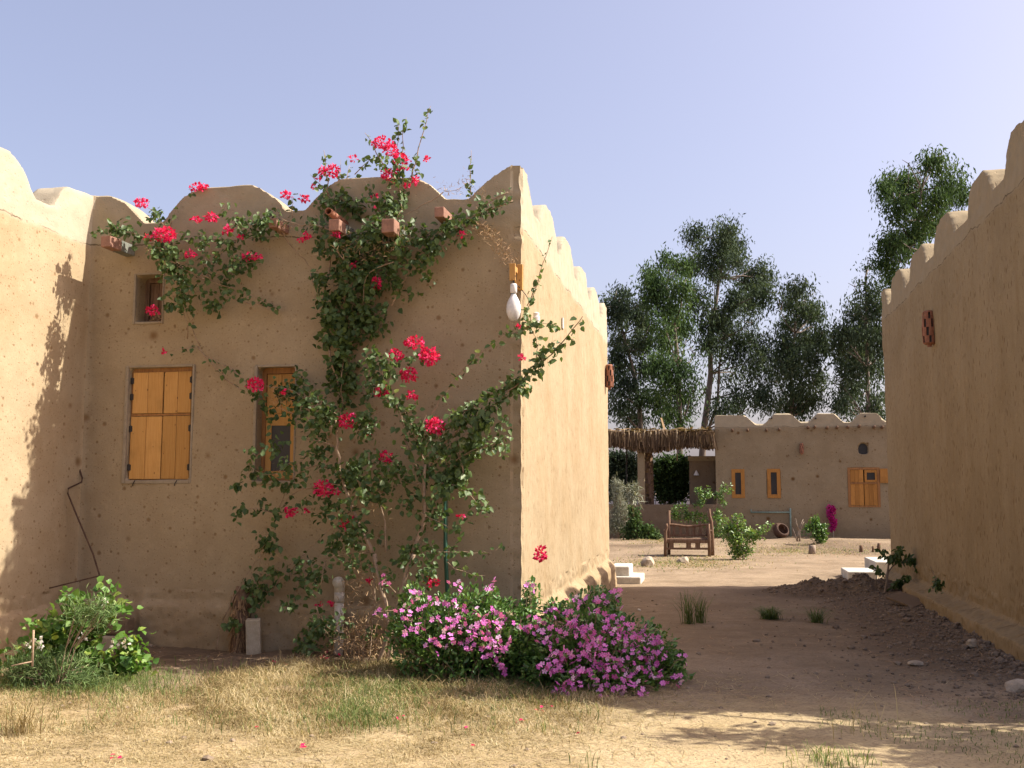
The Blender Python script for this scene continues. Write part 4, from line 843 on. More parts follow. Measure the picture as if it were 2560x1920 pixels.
for (x, y, rx, ry, o, n) in ((230, 230, 80, 60, .2, 60), (420, 170, 70, 40, .2, 40), (620, 180, 60, 50, .25, 50), (280, 340, 70, 40, .2, 40), (540, 370, 60, 50, .3, 45), (770, 560, 70, 70, .3, 100), (880, 580, 80, 50, .34, 60), (640, 700, 60, 60, .3, 60), (740, 690, 60, 50, .3, 50),
                              (1660, 110, 80, 60, .42, 60), (1090, 80, 50, 40, .42, 40), (970, 90, 40, 30, .42, 20), (1330, 180, 60, 40, .46, 30), (700, 150, 60, 50, .3, 40), (120, 530, 70, 40, .25, 40), (740, 280, 20, 30, .3, 10), (1560, 220, 60, 70, .42, 50), (1110, 640, 50, 30, .42, 20), (1480, 60, 50, 40, .42, 30)):
    blob('f', x, y, rx, ry, o, n, .06, .04)
# dense column climbing to the parapet
for (x, y, rx, ry, o, n) in ((700, 690, 22, 60, .16, 0), (735, 800, 38, 40, .16, 380), (735, 740, 42, 50, .16, 420), (770, 690, 60, 45, .18, 460), (730, 660, 45, 50, .16, 360), (750, 600, 66, 45, .2, 460), (800, 560, 70, 40, .22, 380), (830, 610, 50, 45, .2, 260), (745, 540, 60, 40, .2, 360),
                              (820, 650, 40, 35, .2, 150), (790, 510, 70, 25, .25, 260), (860, 505, 50, 25, .28, 180), (900, 520, 50, 35, .26, 170), (700, 470, 26, 50, .12, 110), (730, 440, 45, 35, .1, 150), (760, 430, 35, 45, .1, 130), (715, 420, 25, 25, .12, 40), (850, 430, 42, 45, .12, 190), (850, 390, 40, 30, .16, 100), (840, 470, 24, 30, .14, 60),
                              (870, 560, 45, 26, .3, 120), (920, 545, 40, 22, .3, 90), (950, 510, 40, 22, .3, 90), (1000, 480, 36, 24, .26, 110), (1040, 455, 34, 18, .26, 80), (990, 455, 20, 20, .2, 30), (900, 590, 30, 20, .22, 50), (880, 620, 20, 24, .2, 24), (735, 850, 20, 30, .14, 60), (740, 900, 14, 40, .12, 40)):
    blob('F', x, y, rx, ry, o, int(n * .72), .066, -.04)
# left spray under the beams
for (x, y, rx, ry, o, n) in ((920, 720, 90, 30, .3, 80), (1040, 760, 60, 40, .3, 60), (1250, 880, 60, 60, .3, 70), (1330, 950, 80, 90, .3, 180), (1400, 920, 50, 50, .3, 70), (1360, 1060, 80, 60, .3, 120), (1400, 1160, 60, 60, .28, 100), (1330, 660, 50, 40, .15, 50), (1240, 650, 40, 30, .15, 25),
                              (1380, 1310, 90, 40, .26, 90), (1430, 1370, 60, 40, .26, 60), (1560, 1240, 80, 40, .24, 70), (1700, 1320, 110, 30, .2, 80), (1900, 1290, 60, 50, .2, 60), (1740, 1220, 40, 50, .2, 40), (1590, 1020, 40, 50, .26, 45), (1630, 880, 30, 70, .24, 50), (1720, 940, 50, 30, .24, 40), (1830, 880, 70, 50, .26, 90),
                              (1900, 1020, 110, 30, .24, 110), (1740, 1080, 60, 30, .24, 50), (1980, 970, 80, 30, .26, 70), (1520, 770, 70, 30, .2, 45), (1820, 550, 40, 50, .2, 35), (1950, 650, 70, 50, .26, 90), (2070, 700, 80, 60, .26, 120), (2000, 760, 60, 40, .26, 60), (2130, 600, 50, 50, .2, 50), (1500, 1100, 30, 50, .24, 30), (1550, 850, 30, 30, .2, 8)):
    blob('a', x, y, rx, ry, o, n, .062, .05)
for (k, pts, o0, o1, r, dn, sp, bz) in (
    ('a', [(2212, 1355), (1960, 1320), (1750, 1260), (1600, 1220), (1480, 1240), (1350, 1300)], .08, .26, .006, 12, .03, 0), ('a', [(1650, 1120), (1540, 1080), (1420, 1050), (1360, 950), (1280, 860), (1150, 800), (1000, 760), (880, 730), (770, 750)], .3, .3, .006, 40, .06, .05),
    ('a', [(1650, 1120), (1750, 1060), (1880, 1010), (2050, 990)], .25, .28, .005, 30, .04, 0), ('a', [(1650, 1120), (1630, 980), (1640, 850)], .25, .25, .004, 26, .04, 0), ('a', [(1700, 960), (1800, 900), (1900, 800), (2000, 700), (2100, 640), (2212, 600)], .26, .2, .006, 40, .06, 0),
    ('a', [(1290, 700), (1240, 640), (1200, 590), (1140, 550)], .2, .25, .004, 30, .03, 0), ('a', [(1340, 720), (1380, 600), (1430, 520), (1520, 440)], .1, .1, .004, 14, .03, 0), ('a', [(1480, 1600), (1500, 1520), (1450, 1400), (1410, 1200)], .1, .25, .006, 6, .03, 0), ('a', [(1470, 1530), (1530, 1440), (1580, 1300)], .12, .25, .0045, 0, 0, 0),
    ('a', [(1580, 1659), (1500, 1500), (1470, 1380)], .1, .14, .006, 0, 0, 0),     ('a', [(1330, 950), (1500, 1080), (1640, 1130), (1830, 1200), (2000, 1270), (2212, 1350)], .28, .1, .007, 10, .03, 0), ('a', [(1230, 800), (1330, 950), (1400, 1100), (1440, 1250), (1470, 1400)], .3, .26, .008, 20, .05, 0),
    ('b', [(330, 1640), (380, 1400), (420, 1200), (450, 1000), (420, 800)], .14, .1, .010, 0, 0, 0), ('b', [(500, 1659), (560, 1400), (700, 1200), (900, 1100), (960, 900)], .18, .12, .009, 10, .05, 0), ('b', [(240, 1400), (300, 1560), (340, 1659)], .2, .16, .006, 20, .05, 0),
    ('d', [(830, 20), (850, 160), (900, 300), (930, 480), (900, 640)], .16, .2, .010, 8, .04, 0), ('d', [(950, 100), (920, 300), (940, 520)], .2, .2, .008, 8, .04, 0),
    ('c', [(1560, 20), (1450, 30), (1310, 60)], .1, .14, .005, 26, .05, 0),
    ('b', [(0, 1060), (120, 1220), (230, 1340), (330, 1500)], .1, .12, .005, 2, .02, 0), ('b', [(400, 1060), (250, 1020), (100, 1010), (0, 960)], .26, .24, .008, 40, .07, 0), ('b', [(1840, 830), (1700, 880), (1560, 930), (1400, 1000), (1200, 1090), (1000, 1150), (800, 1150)], .26, .22, .008, 50, .06, 0),
    ('b', [(1290, 760), (1180, 830), (1020, 930), (900, 980)], .16, .2, .006, 2, .02, 0), ('b', [(1290, 750), (1380, 750), (1460, 700)], .16, .18, .003, 0, 0, 0), ('b', [(900, 1310), (700, 1390), (660, 1450), (655, 1640)], .35, .3, .006, 3, .02, 0), ('b', [(540, 1320), (420, 1200), (440, 1130), (560, 1090), (620, 1060)], .3, .3, .006, 4, .02, 0),
    ('b', [(1800, 760), (1720, 800), (1640, 850), (1560, 920)], .3, .26, .006, 50, .05, .15), ('b', [(1510, 840), (1505, 700), (1505, 560), (1510, 430)], -.15, -.15, .006, 34, .03, .1),
    ('b', [(1040, 650), (1080, 520), (1100, 380), (1140, 230), (1190, 80)], .0, -.1, .007, 30, .03, .15), ('b', [(960, 900), (940, 700), (925, 500), (930, 330), (935, 200)], .1, -.1, .007, 40, .04, .12), ('b', [(960, 620), (970, 430), (985, 250), (1000, 170)], .0, -.1, .006, 34, .03, .12), ('b', [(840, 620), (780, 480), (720, 360), (670, 290)], .0, .0, .006, 36, .04, .1),
    ('b', [(380, 800), (370, 650), (350, 500), (345, 430)], .05, -.05, .006, 34, .04, .12), ('b', [(450, 700), (475, 600), (480, 500)], .0, -.1, .004, 24, .03, .15), ('b', [(530, 680), (540, 600), (550, 550)], 0, -.1, .004, 24, .03, .15), ('b', [(380, 760), (300, 680), (240, 620)], .1, .1, .004, 30, .03, .12),
    ('b', [(590, 620), (640, 560), (720, 500), (800, 470)], -.1, -.1, .006, 60, .06, -.05), ('b', [(820, 1000), (760, 850), (700, 720), (660, 650)], .16, .12, .005, 26, .04, 0), ('b', [(100, 960), (100, 880), (90, 800)], .15, .1, .004, 34, .04, .05), ('b', [(880, 1659), (960, 1480), (1050, 1370), (1150, 1290)], .2, .25, .008, 30, .07, 0)):
    branch(k, pts, o0, o1, r, dn, sp, .062, bz)
P = np.concatenate(LPp); D = np.concatenate(LD); N = np.concatenate(LN)
tb = (P - C0) @ DV; inwall = (tb > -.03) & (P[:, 2] < 4.55) & ((P - C0) @ EV < 0.02); P[inwall] -= DV * (tb[inwall] + .05)[:, None]
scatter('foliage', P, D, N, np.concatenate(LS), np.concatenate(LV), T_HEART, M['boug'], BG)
stems.build('stem', M['vine'], BG, True)
# dry twiggy sprays
dr = []
def dry(k, pts, off, n, sp=.05, L=.06):
    n = int(n * 1.6)
    W = np.array([fw(*K(k, x, y), off) for x, y in pts]); t = rb.uniform(0, len(W) - 1, n); i = np.minimum(t.astype(int), len(W) - 2); f = (t - i)[:, None]
    dr.append((W[i] * (1 - f) + W[i + 1] * f + rb.normal(0, sp, (n, 3)), L))
dry('b', [(1540, 990), (1620, 1060), (1700, 1130), (1760, 1230), (1830, 1310)], .12, 260, .04); dry('b', [(1270, 700), (1350, 770), (1460, 720), (1470, 660)], .1, 60, .04); dry('b', [(1560, 780), (1580, 830)], .2, 50, .05)
dry('f', [(1000, 560), (1060, 620), (1150, 700)], .45, 300, .12, .09); dry('f', [(1000, 150), (1050, 300), (1100, 200)], .42, 110, .09, .09); dry('d', [(1150, 1300), (1230, 1290)], .42, 60, .06); dry('f', [(900, 800), (1050, 800), (1250, 820)], .5, 420, .13, .09); dry('f', [(640, 520), (690, 520)], .3, 30, .05)
dry('a', [(1200, 830), (1240, 920), (1270, 980)], .2, 50, .04); dry('a', [(1240, 1400), (1260, 1440)], .25, 40, .03); dry('d', [(420, 420), (500, 420)], .35, 60, .05); dry('d', [(300, 1030), (450, 1010), (540, 950)], .44, 60, .03); dry('b', [(450, 1200), (700, 1240), (900, 1180), (1050, 1080)], .36, 220, .07); dry('b', [(0, 1030), (120, 1060)], .2, 60, .05); dry('d', [(330, 1560), (300, 1640)], .25, 80, .05)
P = np.concatenate([a for a, _ in dr]); L_ = np.concatenate([np.full(len(a), l) for a, l in dr]); n = len(P)
scatter('dry_twig', P, rb.normal(0, 1, (n, 3)) + np.array([0, 0, .1]), rdir(n, rb), L_ * rb.uniform(.5, 1.3, n), rb.random(n), T_BLADE, M['twig'], BG, .07)
# crimson clusters : key, x, y, rx, ry in that picture's units, offset
FL = [('a', 1120, 530, 60, 36, .25), ('a', 1570, 405, 80, 28, .05), ('a', 1300, 780, 100, 60, .34), ('a', 1170, 805, 30, 25, .34), ('a', 1545, 665, 40, 22, .2), ('a', 1670, 635, 65, 28, .2), ('a', 1795, 745, 38, 30, .26), ('a', 1500, 930, 45, 24, .3), ('a', 1990, 950, 85, 22, .28), ('a', 1205, 1380, 45, 36, .3), ('a', 1905, 792, 16, 10, .26),
      ('b', 50, 785, 50, 25, .15), ('b', 190, 810, 45, 22, .15), ('b', 800, 370, 80, 40, .05), ('b', 870, 420, 55, 50, .05), ('b', 940, 490, 50, 36, .05), ('b', 1000, 500, 30, 30, .05), ('b', 860, 620, 70, 36, .08), ('b', 940, 570, 30, 20, .06), ('b', 990, 570, 20, 26, .06), ('b', 420, 590, 45, 50, .05), ('b', 340, 590, 45, 24, .05), ('b', 300, 645, 18, 22, .1), ('b', 268, 712, 20, 16, .1),
      ('b', 580, 492, 42, 12, -.1), ('b', 1068, 660, 22, 34, .1), ('b', 1005, 708, 20, 14, .1), ('b', 1155, 500, 22, 12, .0), ('b', 745, 795, 22, 14, .14), ('b', 765, 878, 14, 12, .14), ('b', 205, 1105, 30, 25, .25), ('b', 170, 1135, 18, 16, .25), ('b', 455, 1090, 45, 16, .35), ('b', 578, 1333, 25, 24, .3), ('b', 765, 1480, 38, 44, .3), ('b', 1430, 1085, 25, 22, .3), ('b', 908, 665, 18, 14, .1),
      ('g', 305, 500, 75, 45, .4), ('g', 160, 600, 55, 42, .42), ('g', 425, 610, 75, 70, .42), ('g', 262, 755, 70, 50, .44), ('g', 50, 890, 55, 50, .42), ('g', 280, 922, 46, 28, .4), ('g', 470, 1170, 70, 70, .42), ('g', 80, 1415, 45, 46, .42), ('g', 1145, 385, 20, 28, .42), ('g', 1165, 622, 28, 18, .42), ('g', 45, 1625, 12, 10, .4),
      ('d', 250, 320, 68, 48, .44), ('d', 470, 385, 22, 18, .44), ('d', 980, 605, 72, 52, .44), ('d', 1130, 692, 36, 28, .44), ('d', 785, 1140, 80, 55, .46), ('d', 885, 1162, 18, 14, .46), ('d', 530, 1328, 48, 38, .42), ('d', 650, 1318, 12, 10, .4), ('d', 980, 1410, 60, 50, .46), ('d', 1870, 1365, 30, 16, .2),
      ('f', 1645, 215, 52, 36, .5), ('f', 1145, 212, 16, 12, .45), ('f', 755, 400, 22, 14, .3), ('f', 830, 390, 26, 16, .3), ('f', 795, 832, 24, 14, .5), ('c', 1288, 60, 18, 12, .2), ('F', 1168, 1196, 12, 15, .42)]
for (k, x, y, rx, ry, off) in FL:
    c = fw(*K(k, x, y), off); sc_ = KEY[k][2] / 270.; ax, az = rx * sc_, ry * sc_; n = int(max(14, 30000 * ax * az))
    q = rdir(n, rb) * rb.random((n, 1)) ** .33
    Pq = EV * (q[:, 0:1] * ax) + DV * (q[:, 1:2] * min(ax, .09)) + np.array([0, 0, 1.]) * (q[:, 2:3] * az)
    r = (np.abs(rb.normal(0, .25, 1)))
    o = scatter('flower_cluster', Pq, q + rb.normal(0, .5, (n, 3)), rdir(n, rb) + OUT * .8, rb.uniform(.024, .040, n), np.clip(rb.random(n), 0, 1), T_BRACT, M['bract'], BG, 1.)
    o.location = c

# ------------------------------------------------------------------ pink flowering bushes
def blossom_mesh(seed):
    r = np.random.default_rng(seed); V = []; Fq = []; A = []
    b = MB()
    for j in range(r.integers(3, 7)):
        c = r.normal(0, .028, 3); nrm = unit(r.normal(0, .6, 3) + np.array([0, -.5, .7])); x = unit(np.cross(nrm, [.3, .9, .1])); y = np.cross(nrm, x); v = r.random()
        for p in range(5):
            a = p * 2 * math.pi / 5 + r.uniform(0, .3); d = x * math.cos(a) + y * math.sin(a); s_ = np.cross(nrm, d); L = .022
            b.add([c, c + d * L * .65 + s_ * L * .36 + nrm * .003, c + d * L + nrm * .001, c + d * L * .65 - s_ * L * .36 + nrm * .003], [(0, 1, 2, 3)], float(v))
    me = b.mesh('blossom', False); me.materials.append(M['pink']); return me
BL = [blossom_mesh(i) for i in range(6)]
def flowerbush(label, blobs, heads, seed, nleaf, group):
    r = np.random.default_rng(seed); g = thing('flowering_bush', label, 'bush', onground(blobs[0][0] * np.array([1, 1, 0])), 0, group); o0 = np.array(g.location)
    P = []; st = MB(); 
    for (c, rx, ry, rz, w) in blobs:
        n = int(nleaf * w); q = rdir(n, r) * r.random((n, 1)) ** .38; P.append(c + q * np.array([rx, ry, rz]))
        for _ in range(int(26 * w) + 4):
            d = rdir(1, r)[0]; d[2] = abs(d[2]); e = c + d * np.array([rx, ry, rz]) * .9; s0 = np.array([c[0] + d[0] * rx * .35, c[1] + d[1] * ry * .35, gz(c[0], c[1])])
            st.tube([s0 - o0, (s0 * .5 + e * .5) + np.array([0, 0, .03]) - o0, e - o0], [.006, .004, .003], 4)
    sh = MB(); P = np.concatenate(P); P = P[P[:, 2] > .02]; gap = np.array([noise.noise(Vector(p) * 5.5) + .5 * noise.noise(Vector(p) * 13) for p in P]); P = P[gap > -.20]; n = len(P); c = blobs[0][0]
    D = unit(P - c) * .6 + r.normal(0, .6, (n, 3)) + np.array([0, 0, .35]); N = r.normal(0, .5, (n, 3)) + np.array([0, 0, 1.])
    scatter('foliage', P - o0, D, N, r.uniform(.035, .065, n), np.clip(r.beta(2, 2.2, n), 0, 1), T_OVAL, M['vinca'], g); st.build('stem', M['vine'], g)
    XP = []
    for i, h in enumerate(heads):
        cc = min((b_[0] for b_ in blobs), key=lambda c_: np.linalg.norm(c_ - h)); dr_ = unit(h - cc + np.array([0, 0, .06])); h = h + dr_ * min(.16, r.exponential(.035)); heads[i] = h
        st2 = [h - dr_ * .16 - o0, h - dr_ * .07 + r.normal(0, .008, 3) - o0, h - o0]; sh.tube(st2, [.004, .003, .002], 4); XP.append(h - dr_ * r.uniform(.0, .15, (9, 1)) + r.normal(0, .022, (9, 3)))
    XP = np.concatenate(XP); m_ = len(XP); scatter('shoot_leaves', XP - o0, r.normal(0, .7, (m_, 3)) + np.array([0, 0, .2]), r.normal(0, .5, (m_, 3)) + np.array([0, 0, 1.]), r.uniform(.03, .055, m_), np.clip(r.beta(3, 2, m_), 0, 1), T_OVAL, M['vinca'], g); sh.build('shoot', M['vine'], g)
    for i, h in enumerate(heads):
        me = BL[i % 6]; o = bpy.data.objects.new('blossom', me); C.objects.link(o); o.parent = g; o.location = h - o0; o.rotation_euler = (r.uniform(-.4, .4), r.uniform(-.4, .4), r.uniform(-.5, .5)); s_ = r.uniform(1.0, 1.35); o.scale = (s_, s_, s_)
    return g
K7 = lambda x, y: (1200 + .3165 * x, 1385 + .3165 * y)
def at7(x, y, Y): return AT(*K7(x, y), Y)
# right bush: lots of blossoms
rb2 = [(at7(850, 820, 8.75), .50, .42, .42, 1.), (at7(1150, 830, 8.95), .48, .38, .36, .9), (at7(900, 560, 9.1), .36, .3, .30, .45), (at7(1350, 880, 9.0), .28, .28, .25, .4), (at7(650, 900, 8.6), .36, .3, .32, .45), (at7(960, 400, 9.3), .12, .12, .16, .08), (at7(900, 1030, 8.5), .55, .3, .2, .4), (at7(590, 500, 9.0), .1, .1, .14, .07), (at7(1300, 1000, 8.8), .4, .3, .15, .3)]
hp = [(590, 430), (570, 460), (690, 490), (745, 355), (850, 380), (890, 435), (920, 505), (975, 350), (1040, 335), (965, 370), (790, 530), (720, 560), (690, 600), (730, 620), (840, 575), (870, 590), (815, 640), (880, 655), (900, 690), (950, 700), (640, 655), (530, 690), (575, 680), (600, 780), (590, 820), (650, 800), (700, 800), (740, 790), (680, 840),
      (520, 900), (600, 890), (560, 905), (830, 730), (850, 770), (880, 800), (890, 830), (840, 710), (960, 780), (970, 810), (940, 740), (1060, 520), (1060, 560), (1000, 545), (1100, 570), (1140, 580), (1040, 630), (1100, 700), (1110, 665), (1190, 650), (1180, 700), (1240, 680), (1160, 740), (1290, 640), (1330, 660), (1360, 690), (1400, 700), (1330, 760), (1440, 770), (1410, 800),
      (1360, 840), (1240, 800), (1160, 840), (1060, 820), (1000, 870), (930, 880), (960, 900), (1000, 940), (1040, 930), (1110, 880), (1150, 970), (1180, 990), (1200, 910), (800, 920), (870, 950), (900, 970), (750, 1000), (640, 1080), (670, 1070), (950, 1090), (1010, 1045), (1090, 1050), (1245, 1020), (1210, 970), (1370, 940), (1420, 990), (1520, 895), (1515, 975), (1280, 1100), (1400, 890), (660, 1020), (730, 910), (550, 610)]
r8 = np.random.default_rng(8)
def surf(x, y, ff, blobs):                      # first leafy surface met along the sight line, so that a head sits on the outside of the bush
    best = None; d = ff(x, y, 1.) - CAMP
    for (c, rx, ry, rz, w) in blobs:
        s3 = np.array([rx, ry, rz]) * 1.0; o_ = (CAMP - c) / s3; dd = d / s3; A_ = dd @ dd; B_ = 2 * o_ @ dd; C_ = o_ @ o_ - 1; q = B_ * B_ - 4 * A_ * C_
        if q > 0:
            t = (-B_ - math.sqrt(q)) / (2 * A_); best = t if best is None else min(best, t)
    if best is None: best = (9.0 - 0) / d[1]
    return CAMP + d * (best - .015)
heads = [surf(x, y, at7, rb2) for x, y in hp[:99]]
flowerbush('dense rounded bush covered in pink flowers at the house corner', rb2, heads, 31, 4600, 'pink flowering bushes')
at6 = lambda x, y, Y: AT(560 + .3165 * x, 1385 + .3165 * y, Y)
lb = [(at6(1700, 700, 9.0), .48, .3, .36, .8), (at6(2050, 650, 9.05), .50, .32, .36, .8), (at6(1950, 480, 9.2), .4, .26, .26, .3), (at6(1560, 560, 9.1), .3, .24, .24, .25), (at6(2150, 760, 8.9), .5, .3, .34, .6), (at6(1900, 820, 8.9), .6, .3, .26, .5), (at6(1500, 390, 9.1), .12, .1, .16, .07), (at7(300, 700, 8.95), .42, .3, .34, .5), (at7(400, 420, 9.1), .1, .1, .26, .09)]
hp6 = [(1300, 250), (1250, 455), (1505, 330), (1450, 430), (1590, 430), (1625, 375), (1545, 560), (1500, 610), (1430, 500), (1865, 280), (1835, 385), (1840, 440), (1860, 480), (1690, 510), (1785, 530), (1735, 635), (1825, 585), (1880, 545), (1820, 675), (1640, 700), (1690, 700), (1985, 460), (2120, 265), (2160, 460), (2065, 525), (2060, 570), (2160, 540), (1940, 635), (2000, 660), (2020, 600), (1920, 720), (1990, 735), (2080, 680), (2150, 690), (2110, 810), (2185, 860)]
hp7 = [(95, 270), (415, 280), (135, 460), (140, 540), (45, 550), (305, 570), (390, 550), (400, 590), (450, 540), (455, 630), (225, 740), (130, 690), (160, 855), (100, 810), (500, 690), (90, 720)]
heads = [surf(x, y, at6, lb) for x, y in hp6] + [surf(x, y, at7, lb) for x, y in hp7]
flowerbush('loose green bush with scattered pink flowers between the vine stems and the corner', lb, heads, 32, 3700, 'pink flowering bushes')

# ------------------------------------------------------------------ green mallow at the left, wormwood, grasses
def clump(name, label, cat, base, blobs, n, size, tmpl, mat, seed, stem=True, droop=0., wid=1., sub=14, tight=.05, smat='vine', bright=0.):
    r = np.random.default_rng(seed); g = thing(name, label, cat, base); o0 = np.array(g.location); P = []; st = MB()
    tot = sum(b_[1] * b_[2] for b_ in blobs)
    for (c, rx, rz) in blobs:
        m = max(1, int(n * rx * rz / tot / sub))
        for _ in range(m):
            a = rdir(1, r)[0] * r.random() ** .4; q = c + a * np.array([rx, rx * .7, rz]); P.append(q + r.normal(0, tight, (sub, 3)))
            if stem and r.random() < .35: st.tube([np.array([o0[0] + (c[0] - o0[0]) * .25, o0[1], o0[2] - .02]) - o0, c * .5 + o0 * .5 - o0 + np.array([0, 0, .03]), q - o0], [.006, .004, .002], 4)
    P = np.concatenate(P); P = P[P[:, 2] > gz(o0[0], o0[1]) + .0]; n = len(P)
    D = r.normal(0, .6, (n, 3)) + unit(P - o0) * .5 + np.array([0, 0, -droop]); N = r.normal(0, .5, (n, 3)) + np.array([.2, -.2, .9])
    scatter('foliage', P - o0, D, N, r.uniform(.7, 1.3, n) * size, np.clip(r.beta(2, 2, n) + bright, 0, 1), tmpl, mat, g, wid)
    if stem and st.v: st.build('stem', M[smat], g)
    return g
at5 = lambda x, y, Y: AT(.3165 * x, 1385 + .3165 * y, Y)
YM = 8.9
mb_ = [(at5(x, y, YM), rx / 850 * 1.0, ry / 850 * 1.0) for x, y, rx, ry in ((840, 310, 40, 50), (580, 370, 45, 60), (620, 420, 40, 40), (500, 520, 50, 50), (350, 600, 80, 70), (420, 680, 90, 80), (560, 640, 90, 90), (800, 540, 70, 70), (930, 430, 55, 45), (880, 380, 40, 60), (700, 600, 100, 90), (540, 740, 130, 90), (1040, 720, 45, 70), (980, 820, 70, 80), (1110, 900, 35, 50), (720, 850, 90, 90), (860, 880, 70, 70), (580, 960, 60, 50), (1010, 900, 60, 60), (760, 970, 60, 60), (430, 800, 100, 80), (400, 950, 150, 90), (220, 860, 90, 80), (200, 1100, 80, 60), (290, 1100, 60, 60), (800, 1050, 50, 60), (20, 820, 40, 60))]
mg = clump('mallow_plant', 'bright green leafy mallow with small whitish flowers in the left corner', 'plant', onground(at5(600, 1050, YM) * np.array([1, 1, 0])), mb_, 2300, .062, T_HEART, M['mallow'], 41, bright=.08, wid=1.25)
o0 = np.array(mg.location)
for (x, y) in ((330, 720), (660, 655), (905, 710), (300, 680), (815, 375), (995, 708), (600, 910), (230, 710)):
    n = 9; q = rdir(n); scatter('flower', q * .015, q, rdir(n), .035, RNG.random(n), T_BRACT, M['cream'], mg).location = at5(x, y, YM - .22) - o0
wb2 = [(at5(x, y, 8.55), rx / 850, ry / 850) for x, y, rx, ry in ((720, 480, 110, 80), (640, 460, 60, 60), (790, 460, 70, 70), (230, 900, 150, 90), (300, 990, 200, 90), (520, 900, 180, 100), (640, 1010, 130, 80), (420, 1080, 160, 60), (100, 960, 90, 80), (160, 1080, 110, 50), (700, 1080, 90, 50))]
clump('wormwood_plant', 'feathery grey green weed growing through and before the bright mallow', 'plant', onground(at5(400, 1100, 8.45) * np.array([1, 1, 0])), wb2, 5200, .07, T_NARROW, M['worm'], 42, wid=.55, sub=26, tight=.06)
b = MB(); b.tube([at5(255, 890, 8.3), at5(265, 600, 8.35)], .009, 6); b.tube([at5(90, 885, 8.2), at5(180, 865, 8.25), at5(250, 850, 8.3)], .006, 5); o = b.build('garden_stake', M['vine'], None, True); tag(o, 'thin pale stake standing in the mallow at far left', 'stake')

def blades(name, n, dens, hfun, label, mat, seed, wid=.006, curl=.8, region=(-5.2, 2.2, 5.4, 9.6), bright=None, kind='stuff', lay=0.):
    r = np.random.default_rng(seed); got = []; tot = 0
    while tot < n:
        m = n; x = r.uniform(region[0], region[1], m); y = r.uniform(region[2], region[3], m)
        # picture position, to read the density measured from the photograph
        Yc = y * math.cos(TH) + (0 - EYE) * math.sin(TH); Zc = -y * math.sin(TH) + (0 - EYE) * math.cos(TH)
        px = 1280 + F * x / Yc; py = 960 - F * Zc / Yc
        ok = r.random(m) < dens(px, py, x, y); got.append(np.stack([x[ok], y[ok], px[ok], py[ok]], 1)); tot += ok.sum()
    G_ = np.concatenate(got)[:n]; x, y, px, py = G_.T
    z = np.array([gz(a, b_) for a, b_ in zip(x, y)]); h = hfun(px, py, r)
    a = r.uniform(0, 6.28, n); a2 = a + r.normal(0, .9, n); a3 = a2 + r.normal(0, 1.2, n); up = np.array([0, 0, 1.])
    dd = lambda t: np.stack([np.cos(t), np.sin(t), np.zeros(n)], 1)
    d, d2, d3 = dd(a), dd(a2), dd(a3); s_ = dd(a + 1.571) * wid * .5
    b0 = np.stack([x, y, z - .003], 1); le = r.uniform(.15, curl, n)[:, None]; H = h[:, None]; fl = 1 / (1 + lay * 2.2)
    p1 = b0 + up * H * .42 * fl + d * H * (.22 * le + .2 * lay); p2 = p1 + up * H * (.40 - .25 * le) * fl + d2 * H * (.35 * le + .18 * lay); p3 = p2 + up * H * (.25 - .45 * le) * fl + d3 * H * (.45 * le + .15 * lay)
    V = np.stack([b0 - s_, b0 + s_, p1 + s_, p1 - s_, p2 + s_ * .7, p2 - s_ * .7, p3 + s_ * .25, p3 - s_ * .25], 1).reshape(-1, 3)
    f = np.array([(0, 1, 2, 3), (3, 2, 4, 5), (5, 4, 6, 7)]); Fq = ((np.arange(n) * 8)[:, None, None] + f[None]).reshape(-1, 4)
    v = r.beta(2, 2, n) if bright is None else bright(px, py, r)
    o = bulk(name, V, Fq, np.repeat(np.clip(v, 0, 1), 8), mat); tag(o, label, name.replace('_', ' '), kind=kind); return o
def nz(x, y, s): return np.array([noise.noise(Vector((a * s, b * s, 3.))) for a, b in zip(x, y)])
sig = lambda v: 1 / (1 + np.exp(-np.clip(v, -30, 30)))
def dens_dry(px, py, x, y):
    base = sig((1.5 * (1250 - px) + 1.0 * (1860 - py) * 2.4) / 130.)          # thins out into the sand at lower right
    top = sig((py - np.interp(px, [0, 300, 498, 712, 900, 1300, 1600], [1705, 1750, 1716, 1664, 1640, 1665, 1745])) / 9.)
    low = .30 + .70 * sig((1815 - py) / 22.); n_ = .55 + 1.0 * nz(x, y, 1.5) + .9 * nz(x, y, 5.)
    left = np.where(px < 300, .55, 1.)
    return np.clip(base * top * low * n_ * left * (px < 1700), 0, 1)
def h_dry(px, py, r): 
    k = sig((1800 - py) / 30.) * np.where(px < 520, .3, 1.); return r.gamma(4, .25, len(px)) * (.024 + .060 * k)
blades('dry_grass', 120000, dens_dry, h_dry, 'curly straw coloured dry grass covering the foreground', M['grass'], 51, .0042, 1.5, bright=lambda px, py, r: np.clip(r.beta(2, 2, len(px)) + .3 * np.sin(px / 47. + 1.3 * np.sin(py / 21.)) - .1 * (py < 1740), 0, 1), lay=.22)
def dens_gr(px, py, x, y): return np.clip(np.exp(-(((px - 940) / 120.) ** 2 + ((py - 1735) / 36.) ** 2)) + .8 * np.exp(-(((px - 900) / 90.) ** 2 + ((py - 1800) / 22.) ** 2)) + .8 * np.exp(-(((px - 200) / 190.) ** 2 + ((py - 1715) / 25.) ** 2)) + .10 * (px > 2050) * (py > 1760) * (nz(x, y, 1.2) > -.1) + .45 * np.exp(-(((px - 1300) / 130.) ** 2 + ((py - 1730) / 30.) ** 2)) + .035 * (py < 1840) * (px < 1500), 0, 1)
